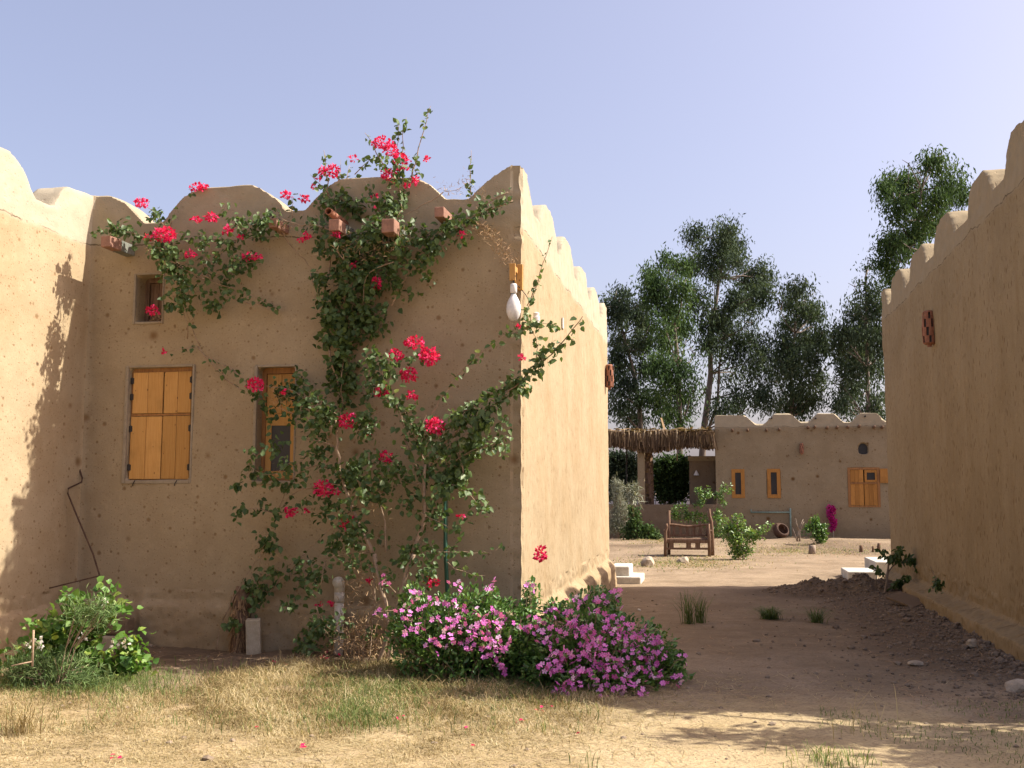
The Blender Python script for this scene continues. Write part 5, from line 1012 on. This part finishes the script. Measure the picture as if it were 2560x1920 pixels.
blades('green_grass', 13500, dens_gr, lambda px, py, r: r.uniform(.04, .125, len(px)) * np.where(px > 2000, .42, 1.), 'greener grass growing below the vine and the bushes', M['ggrass'], 52, .0042, 1.2, (-5.2, 5.2, 5.4, 9.6))
def dens_straw(px, py, x, y): return np.clip(sig((1.2 * (1450 - px) + 2.2 * (1900 - py)) / 120.) * sig((py - 1720) / 15.) * (.6 + .8 * nz(x, y, 3.)) + .03, 0, 1) * (px < 2600)
blades('straw_litter', 26000, dens_straw, lambda px, py, r: r.uniform(.05, .16, len(px)), 'pale straw and broken stalks lying on the sand', M['grass'], 53, .0042, 1.2, (-5.2, 4.6, 5.2, 9.3), lambda px, py, r: r.uniform(.4, 1, len(px)), lay=2.5)
def dens_deb(px, py, x, y): 
    q = (x - C0[0]) * EV[0] + (y - C0[1]) * EV[1]; t = (x - C0[0]) * DV[0] + (y - C0[1]) * DV[1]
    return np.clip(.9 * np.exp(-((t + .55) / .3) ** 2) * (q < -.3) + .4 * (q > ROFF - 1.5) * (t < 7) + .10 * (.6 + 1.2 * nz(x, y, 1.3)) * (y > 7.5) + .03 + .35 * (y > 22) * (nz(x, y, .8) > 0), 0, 1)
blades('dead_stalks', 22000, dens_deb, lambda px, py, r: r.uniform(.04, .14, len(px)), 'brown dead stalks and twigs lying at the foot of the walls', M['twig'], 54, .007, 1.2, (-5.0, 13, 7, 34), lay=2.2)
def tuft(px, py, label, n, h, seed, mat='ggrass', sp=.05, lean=.5, wid=.006, kind_name='grass_tuft', vr=(0, .5)):
    r = np.random.default_rng(seed); p = onground(G(px, py)); g = tag(bpy.data.objects.new('x', None), label) if False else None
    a = r.uniform(0, 6.28, n); le = r.random(n) ** .6 * lean * 1.5; H = (h * r.uniform(.45, 1.0, n))[:, None]; d = np.stack([np.cos(a), np.sin(a), 0 * a], 1); le = le[:, None]; up = np.array([0, 0, 1.])
    b0 = r.normal(0, sp, (n, 3)) * np.array([1, 1, 0]) - np.array([0, 0, .01]); s_ = np.stack([-np.sin(a), np.cos(a), 0 * a], 1) * wid * .5
    p1 = b0 + up * H * .5 + d * H * .18 * le; p2 = b0 + up * H * .82 + d * H * .55 * le; p3 = b0 + up * H * (1 - .25 * le) + d * H * 1.0 * le
    V = np.stack([b0 - s_, b0 + s_, p1 + s_, p1 - s_, p2 + s_ * .7, p2 - s_ * .7, p3 + s_ * .2, p3 - s_ * .2], 1).reshape(-1, 3); f = np.array([(0, 1, 2, 3), (3, 2, 4, 5), (5, 4, 6, 7)])
    o = bulk(kind_name, V, ((np.arange(n) * 8)[:, None, None] + f[None]).reshape(-1, 4), np.repeat(r.uniform(vr[0], vr[1], n), 8), M[mat]); o.location = p; tag(o, label, 'grass', 'grass tufts in the alley'); return o
tuft(1722, 1562, 'tallest spiky grass tuft in the shaded alley, nearest the pink bush', 70, .50, 61, lean=.75, sp=.035, wid=.006)
tuft(1752, 1560, 'shorter half of the tall split grass tuft, on its right side', 60, .40, 68, lean=.6, sp=.03, wid=.006)
tuft(1925, 1548, 'low round green grass tuft in the middle of the shaded alley', 240, .20, 62, lean=1.3, sp=.05, wid=.006)
tuft(2042, 1556, 'small ragged grass tuft nearest the right house', 110, .24, 63, lean=1.4, sp=.04, wid=.006)
tuft(2150, 1850, 'sparse pale dry grass stalks in the dappled shade at lower right', 16, .34, 64, 'grass', .20, .9, .005, vr=(.5, 1)).__setitem__('group', 'dry grass tufts in the foreground')
tuft(60, 1835, 'dry brownish grass tuft in the lower left foreground', 90, .28, 65, 'grass', .06, 1.0, .005, vr=(0, .4)).__setitem__('group', 'dry grass tufts in the foreground')
tuft(1470, 1915, 'few green blades sprouting from the sand at the bottom edge', 9, .16, 66, 'ggrass', .05, .4, .006).__setitem__('group', 'dry grass tufts in the foreground')
tuft(2080, 1912, 'thin yellow green grass at the bottom edge in front of the dappled shade', 160, .11, 67, 'ggrass', .13, .7, .005, vr=(.5, 1)).__setitem__('group', 'dry grass tufts in the foreground')

# stones, slabs, stumps by the path
rk = random.Random(5)
def stone(px, py, w, h, label, mat='stone', i=0, name='stone', d=None):
    p = onground(G(px, py)); b = MB(); b.rock((0, 0, 0), w / 2, (d or w) / 2, h / 2, i + 1); o = b.build(name, M[mat]); o.location = (p[0], p[1], p[2] + h * .22); o.rotation_euler.z = i * 1.3; tag(o, label, 'stone', 'loose stones')
    return o
stone(1620, 1418, .30, .30, 'largest pale rock in the dry grass left of the garden chair', 'stone', 1)
stone(1708, 1408, .25, .20, 'yellowish rock just in front of the garden chair legs', 'stone', 2)
stone(2432, 1628, .13, .10, 'small grey stone on the dark rubble at the foot of the right wall', 'stone', 3)
stone(2290, 1662, .16, .06, 'flat grey stone in the middle of the shaded ground', 'stone', 4)
stone(2545, 1735, .20, .12, 'rounded stone at the right edge of the picture', 'stone', 5)
stone(2082, 1343, .26, .12, 'small whitish stone under the magenta flowers of the far wall', 'white', 6)
stone(2124, 1343, .32, .14, 'whitish stone at the foot of the far wall under the shutters', 'white', 7)
stone(1598, 1530 + 0, .05, .04, 'tiny pebble beside the tall grass tuft', 'white', 8)
q = onground(G(2268, 1524)); b = MB(); b.box(-.17, .17, -.22, .22, 0, .035); o = b.build('paving_slab', M['lowwall'], bevel=.01); o.location = (q[0], q[1], q[2] + .06); o.rotation_euler = (R(14), R(-10), R(35)); tag(o, 'flat tilted paving slab on the dark rubble heap', 'slab')
q = onground(G(2325, 1508)); b = MB()
for i in range(4): b.box(-.35 + .02 * i, .33 - .03 * i, -.08 + .02 * i, .06 + .015 * i, .03 * i, .025 + .03 * i)
o = b.build('board_stack', M['oldwood'], bevel=.004); o.location = q; o.rotation_euler.z = R(-20); tag(o, 'dark flat boards piled against the foot of the right house', 'boards')
for i, (x, y, h, w_, lab) in enumerate(((2030, 1385, .22, .10, 'thick pale tree stump by the path edge'), (2152, 1380, .18, .05, 'short dark post standing at the path edge'), (2196, 1378, .22, .05, 'dark leaning post closest to the right house'), (2182, 1380, .15, .03, 'thin small peg between the two dark posts'))):
    p = onground(G(x, y)); b = MB(); b.tube([(0, 0, -.05), (.01, 0, h * .6), (.02 * (i == 2) + .01, 0, h)], [w_, w_ * .9, w_ * .85], 9); o = b.build('wooden_stump' if i == 0 else 'short_post', M['bark'] if i == 0 else M['oldwood'], None, True); o.location = p; tag(o, lab, 'stump' if i == 0 else 'post')
bm = bmesh.new(); bmesh.ops.create_icosphere(bm, subdivisions=1, radius=1); LUMP = ([tuple(v.co) for v in bm.verts], [tuple(v.index for v in f.verts) for f in bm.faces]); bm.free()
b = MB(); r9 = np.random.default_rng(9)
for i in range(7500):
    u_ = r9.random()
    if u_ < .75: s_ = ROFF - .22 - r9.exponential(.42); t_ = r9.uniform(-1.2, 7.6)
    else: a = r9.uniform(0, 6.28); rr_ = r9.random() ** .5; s_ = 3.75 + 1.25 * rr_ * math.cos(a); t_ = 7.3 + .8 * rr_ * math.sin(a)
    w_ = C0 + EV * s_ + DV * t_; z_ = gz(w_[0], w_[1]); h_ = r9.exponential(.0075) + .004
    h_ *= .8; b.add([(w_[0] + v[0] * h_ * r9.uniform(.7, 1.4), w_[1] + v[1] * h_ * r9.uniform(.7, 1.4), z_ + h_ * .25 + v[2] * h_ * r9.uniform(.5, 1.)) for v in LUMP[0]], LUMP[1], r9.random())
o = b.build('rubble', plain('rubble_stone', (.215, .162, .115), (.145, .107, .076), .95, 3.)); tag(o, 'dark crumbled rubble banked along the foot of the right house', 'rubble', kind='stuff')
b = MB()
for i in range(900):
    x = r9.uniform(-4.5, 5); y = r9.uniform(5.4, 17); z_ = gz(x, y); h_ = r9.exponential(.006) + .004
    b.add([(x + v[0] * h_ * r9.uniform(.7, 1.4), y + v[1] * h_ * r9.uniform(.7, 1.4), z_ + h_ * .2 + v[2] * h_ * .7) for v in LUMP[0]], LUMP[1], r9.random())
o = b.build('gravel', plain('clod', (.26, .20, .14), (.17, .125, .085), .95, 5.)); tag(o, 'small loose pebbles and clods scattered on the earth', 'gravel', kind='stuff')
# fallen petals, red and pink
n = 60; P = np.array([onground(G(x, y), .02) for x, y in zip(r9.uniform(640, 1500, n), r9.uniform(1670, 1900, n) - 0)])
P2 = np.array([onground(G(x, y), .03) for x, y in ((725, 1675), (690, 1670), (810, 1650), (850, 1655), (1350, 1785), (1300, 1815), (290, 1905), (740, 1885), (1005, 1803), (1700, 1640))]); P = np.concatenate([P[:7], np.repeat(P2, 3, 0) + r9.normal(0, .02, (30, 3)) * np.array([1, 1, .2])])
o = scatter('fallen_petals', P, rdir(len(P)) * np.array([1, 1, .3]), np.array([[0, -.2, 1.]]) + r9.normal(0, .3, (len(P), 3)), .035, r9.random(len(P)), T_BRACT, M['bract']); tag(o, 'fallen crimson petals strewn on the dry grass', 'petals', kind='stuff')

# ------------------------------------------------------------------ sapling and sprig by the right wall
ZC = lambda x, y, Y: AT(1960 + .208 * x, 1200 + .208 * y, Y)
YS = 15.6
g = thing('sapling', 'thin sapling with few dark leaves standing before the right wall', 'tree', onground(ZC(1200, 1440, YS))); o0 = np.array(g.location); b = MB()
def sp_(pts, r0, r1): b.tube([ZC(x, y, YS) - o0 for x, y in pts], np.linspace(r0, r1, len(pts)), 6)
sp_([(1200, 1450), (1215, 1350), (1235, 1200), (1250, 1080), (1262, 960), (1290, 900)], .024, .012); sp_([(1262, 1100), (1300, 1040), (1360, 1000), (1500, 960), (1640, 1000), (1700, 1080)], .012, .005); sp_([(1262, 960), (1330, 880), (1390, 800)], .008, .004); sp_([(1262, 960), (1210, 900), (1200, 830)], .007, .004); sp_([(1240, 1200), (1180, 1200), (1110, 1200)], .006, .005)
sp_([(1105, 1260), (1110, 1180), (1125, 1100), (1070, 1040)], .008, .004); sp_([(1235, 1250), (1330, 1230), (1420, 1200), (1500, 1150)], .006, .003); sp_([(1245, 1330), (1262, 1260)], .01, .006)
b.build('trunk', M['bark'], g, True); P = []
for (x, y, rx, ry, n) in ((1290, 930, 50, 40, 46), (1350, 900, 30, 30, 14), (1390, 840, 30, 50, 26), (1420, 790, 25, 12, 6), (1210, 840, 20, 25, 10), (1200, 900, 30, 20, 10), (1400, 970, 40, 25, 20), (1490, 950, 40, 25, 18), (1570, 960, 50, 35, 40), (1640, 1020, 55, 45, 60), (1640, 910, 25, 35, 16), (1690, 1090, 14, 12, 5), (1380, 1220, 60, 40, 56), (1480, 1170, 30, 40, 22), (1070, 1040, 16, 26, 8), (1120, 1080, 25, 25, 12), (1180, 1110, 20, 20, 8), (1310, 1280, 30, 30, 12), (1150, 840, 20, 15, 5)):
    a = r9.uniform(0, 6.28, n); r_ = r9.random(n) ** .5; P.append(np.array([ZC(x + math.cos(A) * R_ * rx, y + math.sin(A) * R_ * ry, YS + r9.normal(0, .08)) - o0 for A, R_ in zip(a, r_)]))
P = np.concatenate(P); n = len(P); scatter('foliage', P, r9.normal(0, .6, (n, 3)) + np.array([0, 0, -.7]), rdir(n) + np.array([0, -.6, .4]), r9.uniform(.06, .11, n), r9.random(n) * .5, T_OVAL, M['boug'], g)
q = side(1960 + .208 * 1850, 1200 + .208 * 1340, ROFF - .3); w = C0 + EV * q[0] + DV * q[1]; g = thing('potted_sprig', 'small leafy sprig standing on the ledge of the right wall', 'plant', (w[0], w[1], .2)); o0 = np.array(g.location)
zc = lambda x, y: AT(1960 + .208 * x, 1200 + .208 * y, w[1])
P = np.array([zc(1850 + r9.normal(0, 22), 1255 + r9.normal(0, 36)) - o0 + np.array([0, r9.normal(0, .04), 0]) for _ in range(60)]); scatter('foliage', P, r9.normal(0, .5, (60, 3)) + np.array([0, 0, -.6]), rdir(60), .07, r9.random(60) * .5, T_OVAL, M['boug'], g)
b = MB(); b.tube([zc(1840, 1330) - o0, zc(1830, 1190) - o0, zc(1760, 1040) - o0], [.006, .005, .003], 5); b.build('stem', M['bark'], g); 

# ------------------------------------------------------------------ far garden plants
ZB = lambda x, y, Y: AT(1500 + .208 * x, 1200 + .208 * y, Y)
def gb(px, py): return onground(G(px, py))
def far_bush(name, label, base_px, blobs, n, size, mat, seed, tmpl=T_OVAL, zf=ZB, wid=1., cat='bush', droop=0., sc=.208, tight=.05, bright=0., dy=0.):
    p = gb(*base_px); Y = p[1] + dy; bl = [(zf(x, y, Y), rx * sc * Y / F, ry * sc * Y / F) for x, y, rx, ry in blobs]
    return clump(name, label, cat, p, bl, n, size, tmpl, mat, seed, droop=droop, wid=wid, tight=tight, bright=bright)
far_bush('silver_shrub', 'tall silvery feathery shrub beside the sunny wall edge', (1550, 1355), [(200, 150, 60, 120), (230, 300, 80, 120), (200, 450, 90, 120), (160, 560, 80, 90), (260, 560, 60, 90), (240, 80, 40, 60), (180, 30, 25, 70), (320, 420, 40, 60)], 5200, .13, M['silver'], 71, T_NARROW, wid=.5)
far_bush('green_shrub', 'rounded dark green bush against the low garden wall', (1608, 1358), [(420, 420, 70, 80), (400, 520, 90, 90), (450, 600, 130, 90), (560, 620, 120, 80), (340, 640, 90, 70), (660, 670, 80, 60), (480, 680, 150, 50), (380, 350, 30, 50)], 3000, .085, M['euc2'], 72, bright=.1)
far_bush('leafy_shrub', 'leafy green shrub growing behind the garden chair', (1730, 1352), [(960, 400, 80, 90), (1050, 440, 70, 90), (900, 420, 60, 70), (1150, 420, 60, 110), (980, 330, 50, 40), (1170, 160, 50, 60), (1250, 210, 90, 60), (1300, 120, 25, 60), (1200, 300, 50, 50), (1430, 560, 80, 120), (1400, 420, 60, 80), (1350, 650, 60, 60), (1260, 500, 40, 100), (1420, 180, 60, 70), (1520, 110, 60, 60), (1450, 280, 50, 50)], 2000, .085, M['vinca'], 73, bright=.1)
far_bush('leafy_shrub', 'bright leafy bush between the garden chair and the green pipe', (1850, 1400), [(1600, 650, 60, 90), (1660, 740, 110, 80), (1700, 850, 110, 70), (1640, 460, 40, 40), (1700, 560, 30, 90), (1550, 580, 30, 60), (1540, 460, 16, 60), (1480, 620, 30, 40), (1800, 640, 50, 50), (1880, 670, 60, 30), (1960, 610, 50, 30), (2030, 565, 30, 20), (1830, 720, 60, 40), (1640, 900, 80, 40), (1500, 700, 40, 30)], 1700, .08, M['vinca'], 74, bright=.22)
far_bush('leafy_shrub', 'small glossy green bush before the distant wall right of the pipe', (2040, 1368), [(380, 510, 50, 50), (340, 560, 60, 60), (300, 610, 50, 40), (400, 620, 80, 60), (470, 600, 40, 60), (420, 690, 60, 50), (450, 740, 40, 25), (270, 650, 30, 20)], 900, .09, M['vinca'], 75, zf=lambda x, y, Y: AT(1960 + .208 * x, 1200 + .208 * y, Y), bright=.0)
g = thing('bare_shrub', 'leafless forked twiggy shrub beside the pale green pipe', 'shrub', gb(1995, 1362)); o0 = np.array(g.location); Yt = o0[1]; zc2 = lambda x, y: AT(1960 + .208 * x, 1200 + .208 * y, Yt) - o0
b = MB()
for pts in ([(160, 740), (170, 640), (190, 560), (230, 470)], [(175, 600), (150, 520), (140, 460)], [(160, 740), (130, 650), (100, 570)], [(190, 740), (185, 640), (215, 540), (240, 500)], [(170, 740), (140, 690), (110, 680)]): b.tube([zc2(*p) for p in pts], np.linspace(.025, .010, len(pts)), 5)
b.build('branch', M['bark'], g, True)
# magenta bougainvillea on the far wall
g = thing('hanging_bougainvillea', 'magenta flower spray hanging down the distant house wall', 'climbing plant', gb(2085, 1350)); o0 = np.array(g.location); n = 900
pts = [(555, 340, 40), (550, 400, 45), (570, 380, 45), (590, 350, 35), (560, 450, 40), (590, 490, 40), (600, 540, 35), (580, 590, 30), (600, 510, 40)]; P = []
for i in range(n):
    x, y, r_ = pts[i % 9]; a = r9.uniform(0, 6.28); q = r9.random() ** .5; s3 = far(1960 + .208 * (x + math.cos(a) * q * r_), 1200 + .208 * (y + math.sin(a) * q * r_), .1 + .12 * r9.random()); P.append(F0 + EV * s3[0] + DV * s3[1] + np.array([0, 0, s3[2]]) - o0)
scatter('flower_spray', np.array(P), rdir(n), rdir(n) + OUT, .06, r9.random(n), T_BRACT, M['magenta'], g)
b = MB(); s3 = farw(1960 + .208 * 580, 1200 + .208 * 400, .08) - o0; b.tube([(0, 0, 0), (s3[0], s3[1], s3[2] * .5), s3], [.015, .012, .006], 5); b.build('stem', M['bark'], g)
def dens_far(px, py, x, y): return np.clip(.9 * np.exp(-(((px - 1700) / 130.) ** 2 + ((py - 1408) / 14.) ** 2)) + .7 * np.exp(-(((px - 1990) / 160.) ** 2 + ((py - 1378) / 9.) ** 2)) + .7 * np.exp(-(((px - 1630) / 50.) ** 2 + ((py - 1362) / 8.) ** 2)), 0, 1)
blades('garden_weeds', 5000, dens_far, lambda px, py, r: r.uniform(.03, .13, len(px)), 'dry yellow weeds along the edge of the far garden path', M['grass'], 55, .012, 1.5, (2, 14, 20, 34), lambda px, py, r: r.random(len(px)) * .8, lay=.5)
blades('green_weeds', 1500, dens_far, lambda px, py, r: r.uniform(.04, .15, len(px)), 'green weeds mixed with the dry ones around the garden chair', M['ggrass'], 56, .012, 1.5, (2, 14, 20, 34), lay=.3)

# ------------------------------------------------------------------ eucalyptus trees
Z7 = (1490, 500, .3497); Z5b = (2160, 280, .4338)
def tree(name, label, Y, org, blobs, trunks, mat, seed, base, dens=1., leaf=.22, dep=1.4):
    r = np.random.default_rng(seed); ox, oy, s_ = org; bpos = AT(ox + base[0] * s_, oy + base[1] * s_, Y); g = thing(name, label, 'tree', (bpos[0], Y, 0), 0, 'eucalyptus trees behind the far house'); o0 = np.array(g.location)
    P = []; st = MB(); m_px = s_ * Y / F; cent = []
    for (x, y, rx, ry) in blobs:
        c = AT(ox + x * s_, oy + y * s_, Y + r.normal(0, dep)); c[1] += 0; ax, az = rx * m_px, ry * m_px; cent.append(c)
        k = int(14 + ax * az * 44 * dens)
        for _ in range(k):
            a = rdir(1, r)[0] * r.random() ** .6; q = c + a * np.array([ax * 1.22, ax, az * 1.08]); m = r.integers(26, 52)
            if noise.noise(Vector(q) * .55 + Vector((seed, 0, 0))) + .45 * noise.noise(Vector(q) * 1.5) < -.21: continue
            P.append(q + r.normal(0, 1, (m, 3)) * np.array([.24, .24, .27]))
    P = np.concatenate(P); n = len(P); D = r.normal(0, .55, (n, 3)) + np.array([0, 0, -1.0]); N = rdir(n, r) * .8 + np.array([.3, -.3, .3])
    big = np.array([noise.noise(Vector(p) * .8) for p in P[::1]]) * .5
    scatter('crown', P - o0, D, N, r.uniform(.6, 1.25, n) * leaf, np.clip(r.beta(2, 2.2, n) + big, 0, 1), T_NARROW, mat, g, 1.5)
    for tr in trunks:
        pts = [AT(ox + x * s_, oy + y * s_, Y) - o0 for x, y in tr[0]]; rr = np.linspace(tr[1] * .8, tr[2] * .7, len(pts)); st.tube(pts, rr, 9)
    t0 = [np.array(AT(ox + x * s_, oy + y * s_, Y)) for x, y in trunks[0][0]]
    for c in cent:
        j = min(range(len(t0)), key=lambda i: abs(t0[i][2] - (c[2] - .9)) + .3 * abs(t0[i][0] - c[0])); a = t0[j]
        mid = (a + c) / 2 + np.array([0, 0, -.1]) + r.normal(0, .12, 3); st.tube([a - o0, mid - o0, c - o0], [.045, .032, .015], 5)
        for _ in range(3): e = c + r.normal(0, .33, 3); st.tube([c - o0, e - o0], [.02, .01], 4)
    st.build('trunk', M['bark2'], g, True); return g
tree('eucalyptus_tree', 'thin pale eucalyptus just right of the sunny wall', 50, Z7, [(170, 680, 70, 45), (120, 760, 90, 45), (200, 790, 40, 40), (150, 850, 60, 40), (330, 740, 80, 55), (290, 820, 60, 50), (345, 900, 50, 50), (340, 1000, 55, 70), (300, 1040, 50, 50), (150, 1020, 60, 60), (180, 1100, 60, 60), (330, 1200, 50, 60), (160, 1200, 60, 70), (230, 1320, 90, 60), (310, 1400, 90, 70), (170, 1480, 80, 60), (250, 1560, 100, 50), (100, 1350, 50, 100)],
     [([(320, 2300), (320, 1650), (310, 1480), (272, 1250), (230, 1080), (200, 960), (165, 870), (165, 720)], .17, .05), ([(175, 890), (130, 830), (110, 760)], .05, .03)], M['euc'], 81, (320, 1650))
tree('eucalyptus_tree', 'bushy brighter green eucalyptus left of the tallest tree', 47, Z7, [(510, 440, 55, 45), (390, 540, 65, 55), (450, 600, 100, 75), (600, 470, 60, 50), (430, 680, 90, 60), (620, 620, 80, 70), (530, 760, 120, 80), (480, 880, 90, 80), (600, 900, 110, 80), (650, 980, 80, 90), (500, 1000, 90, 80), (560, 1100, 110, 80), (450, 1200, 80, 80), (600, 1230, 120, 90), (540, 1330, 150, 80), (450, 1430, 90, 80), (620, 1430, 110, 80), (550, 1540, 160, 60), (700, 1100, 60, 70), (690, 1330, 70, 90)],
     [([(600, 2300), (600, 1650), (590, 1200), (560, 900), (500, 600)], .2, .06)], M['euc2'], 82, (600, 1650), 1.15)
tree('eucalyptus_tree', 'tallest eucalyptus in the middle with a pale slanting trunk', 52, Z7, [(930, 190, 90, 55), (930, 280, 120, 70), (700, 260, 80, 60), (690, 370, 80, 70), (850, 390, 170, 70), (990, 330, 80, 70), (1000, 430, 90, 50), (830, 490, 140, 80), (1130, 480, 90, 50), (1200, 560, 75, 60), (1080, 600, 110, 70), (1200, 660, 70, 70), (1080, 740, 110, 60), (760, 640, 100, 80), (850, 600, 90, 80), (760, 760, 110, 90), (900, 800, 110, 90), (820, 880, 120, 90), (960, 940, 100, 80), (1120, 880, 90, 60), (1140, 1000, 120, 80), (1020, 1080, 120, 90), (1200, 1120, 110, 80), (1000, 1230, 130, 90), (1150, 1260, 130, 90), (1050, 1400, 160, 80), (1200, 1420, 120, 80), (930, 1480, 90, 60), (820, 1020, 80, 70), (1000, 700, 80, 60), (700, 480, 80, 50)],
     [([(730, 2300), (770, 1650), (800, 1430), (820, 1240), (815, 1050), (850, 800), (880, 560), (915, 400), (925, 250)], .24, .06), ([(800, 1650), (870, 1450), (880, 1200), (920, 950)], .10, .06), ([(760, 1400), (810, 1300)], .06, .05)], M['euc'], 83, (770, 1650), 1.0)
tree('eucalyptus_tree', 'slender eucalyptus with see-through crown beside the bright gap of sky', 49, Z7, [(1440, 640, 80, 50), (1500, 700, 90, 70), (1400, 730, 90, 60), (1470, 800, 110, 70), (1320, 790, 60, 70), (1560, 800, 50, 70), (1540, 900, 80, 60), (1380, 900, 90, 60), (1620, 960, 45, 50), (1500, 1000, 100, 50), (1340, 1020, 70, 70), (1620, 1050, 35, 45), (1440, 1100, 80, 60), (1540, 1130, 60, 60), (1340, 1180, 80, 80), (1500, 1260, 80, 60), (1590, 1260, 35, 50), (1420, 1350, 100, 60), (1520, 1420, 80, 60), (1320, 1430, 80, 60), (1440, 1490, 110, 50), (1300, 1300, 80, 80)],
     [([(1400, 2300), (1400, 1550), (1390, 1200), (1420, 950), (1450, 750)], .13, .05)], M['euc'], 84, (1400, 1650), .85)
tree('eucalyptus_tree', 'dark eucalyptus hugging the edge of the shaded right house', 46, Z7, [(1960, 480, 45, 45), (1920, 560, 65, 55), (1850, 620, 55, 60), (1930, 660, 90, 70), (1880, 750, 80, 60), (1980, 740, 60, 70), (1860, 830, 70, 50), (1760, 950, 50, 45), (1830, 980, 90, 60), (1950, 950, 90, 80), (1740, 1040, 30, 35), (1900, 1080, 110, 70), (1800, 1130, 80, 50), (1960, 1200, 100, 90), (1850, 1240, 110, 70), (1720, 1270, 35, 30), (1800, 1350, 80, 60), (1930, 1380, 110, 80), (1760, 1450, 35, 50), (1860, 1480, 110, 70), (1980, 1500, 80, 70), (2060, 1000, 80, 200)],
     [([(1950, 2300), (1950, 1600), (1940, 1200), (1930, 900), (1930, 600)], .16, .05)], M['euc'], 85, (1950, 1650), 1.1)
tree('eucalyptus_tree', 'eucalyptus rising above the parapet of the shaded right house', 43, Z5b, [(400, 290, 60, 40), (330, 370, 80, 55), (450, 370, 90, 60), (160, 400, 55, 45), (140, 450, 55, 45), (250, 400, 80, 55), (500, 440, 70, 60), (180, 530, 60, 50), (270, 510, 80, 60), (400, 510, 90, 70), (180, 600, 40, 35), (350, 620, 80, 60), (430, 640, 80, 60), (230, 740, 80, 40), (150, 760, 55, 45), (260, 780, 80, 50), (310, 700, 60, 50), (130, 860, 50, 50), (220, 860, 80, 60), (170, 950, 50, 40), (260, 300, 20, 18), (560, 470, 40, 50)],
     [([(330, 2200), (330, 1200), (320, 800), (315, 620), (330, 450), (390, 330)], .14, .04)], M['euc2'], 86, (330, 1200), 1.1)
# shrubs seen beneath the pergola
def hedge(label, px, py, blobs, Y, seed, mat='euc2', size=.15, n=2600):
    p = (AT(px, py, Y)[0], Y, 0.); bl = [(AT(1500 + x * .16275, 980 + y * .16275, Y), rx * .16275 * Y / F, ry * .16275 * Y / F) for x, y, rx, ry in blobs]
    return clump('leafy_shrub', label, 'bush', p, bl, n, size, T_OVAL, M[mat], seed, tight=.12)
hedge('green bush seen through the pergola right of its pillar', 1660, 1240, [(900, 1400, 100, 160), (1000, 1500, 120, 130), (1150, 1350, 120, 130), (1250, 1480, 120, 160), (1080, 1600, 200, 80), (1300, 1250, 70, 120), (900, 1150, 90, 90), (1050, 1080, 110, 70), (1250, 1090, 90, 70), (1180, 1200, 80, 60), (950, 1250, 120, 90), (1150, 1280, 120, 90), (1320, 1100, 60, 90)], 40, 91, n=9500, size=.13)
hedge('dark bush under the pergola left of its pillar', 1560, 1240, [(250, 1350, 110, 150), (400, 1450, 120, 150), (480, 1300, 100, 120), (300, 1550, 200, 100), (520, 1550, 80, 100), (180, 1100, 60, 120), (300, 1150, 60, 60), (480, 1080, 90, 70), (560, 1200, 60, 90), (100, 1300, 80, 160), (250, 1220, 90, 80), (420, 1180, 90, 90), (200, 1020, 120, 50), (430, 1010, 140, 40)], 41, 92, 'euc', n=7500, size=.13)
clump('spiky_plant', 'young palm seedling with stiff pale fronds beside the pergola pillar', 'plant', gb(1588, 1350), [(AT(1500 + x * .16275, 980 + y * .16275, 30.), rx * .0019, ry * .0019) for x, y, rx, ry in ((500, 1600, 60, 100), (560, 1480, 20, 90), (480, 1500, 30, 60))], 260, .3, T_NARROW, M['silver'], 93, wid=.5)

# tree to the right of the camera whose crown shades the lower right ground
g = thing('eucalyptus_tree', 'leafy tree standing right of the picture, casting dappled shade on the foreground', 'tree', (6.6, 6.3, 0)); r = np.random.default_rng(99); P = []; b = MB()
b.tube([(0, 0, -.1), (.1, 0, 1.2), (.05, .1, 2.4), (.1, 0, 4.2)], [.12, .10, .09, .05], 9)
for (sx, sy, z, rx, ry, n) in ((3.2, 6.70, 3.6, .9, .26, 40), (2.5, 6.85, 3.3, .9, .20, 26), (3.3, 6.2, 3.2, .8, .30, 44), (4.1, 6.5, 4.0, .9, .4, 46), (1.7, 6.95, 2.8, .6, .12, 10), (3.4, 5.75, 2.9, .8, .28, 34), (2.7, 6.35, 3.0, .6, .12, 12), (2.9, 7.15, 3.4, .4, .10, 8), (4.3, 7.05, 3.6, .7, .15, 14), (3.8, 5.4, 3.0, .9, .3, 30), (2.3, 6.05, 3.0, .4, .08, 6), (1.9, 6.7, 2.9, .5, .06, 6), (4.4, 6.0, 3.4, .8, .4, 40), (2.35, 7.5, 3.3, .16, .16, 10), (3.2, 7.52, 3.4, .14, .16, 10), (1.2, 7.62, 3.0, .06, .08, 3), (3.9, 7.5, 3.5, .10, .12, 6)):
    # (sx, sy): where the clump's shadow falls; the clump itself hangs z above the ground, up the sun's ray
    k = z / SV.z; c = np.array([sx + SV.x * k - 6.6, sy + SV.y * k - 6.3, z]); b.tube([(.08, .05, 2.2), tuple(c * .6 + np.array([0, 0, .9])), tuple(c)], [.05, .03, .012], 5)
    for _ in range(n): q = c + rdir(1, r)[0] * r.random() ** .5 * np.array([rx, ry, .35]); P.append(q + r.normal(0, .085, (26, 3)))
P = np.concatenate(P); n = len(P); scatter('crown', P, r.normal(0, .6, (n, 3)) + np.array([0, 0, -.6]), rdir(n, r), r.uniform(.07, .13, n), r.random(n), T_OVAL, M['euc2'], g); b.build('trunk', M['bark2'], g, True)
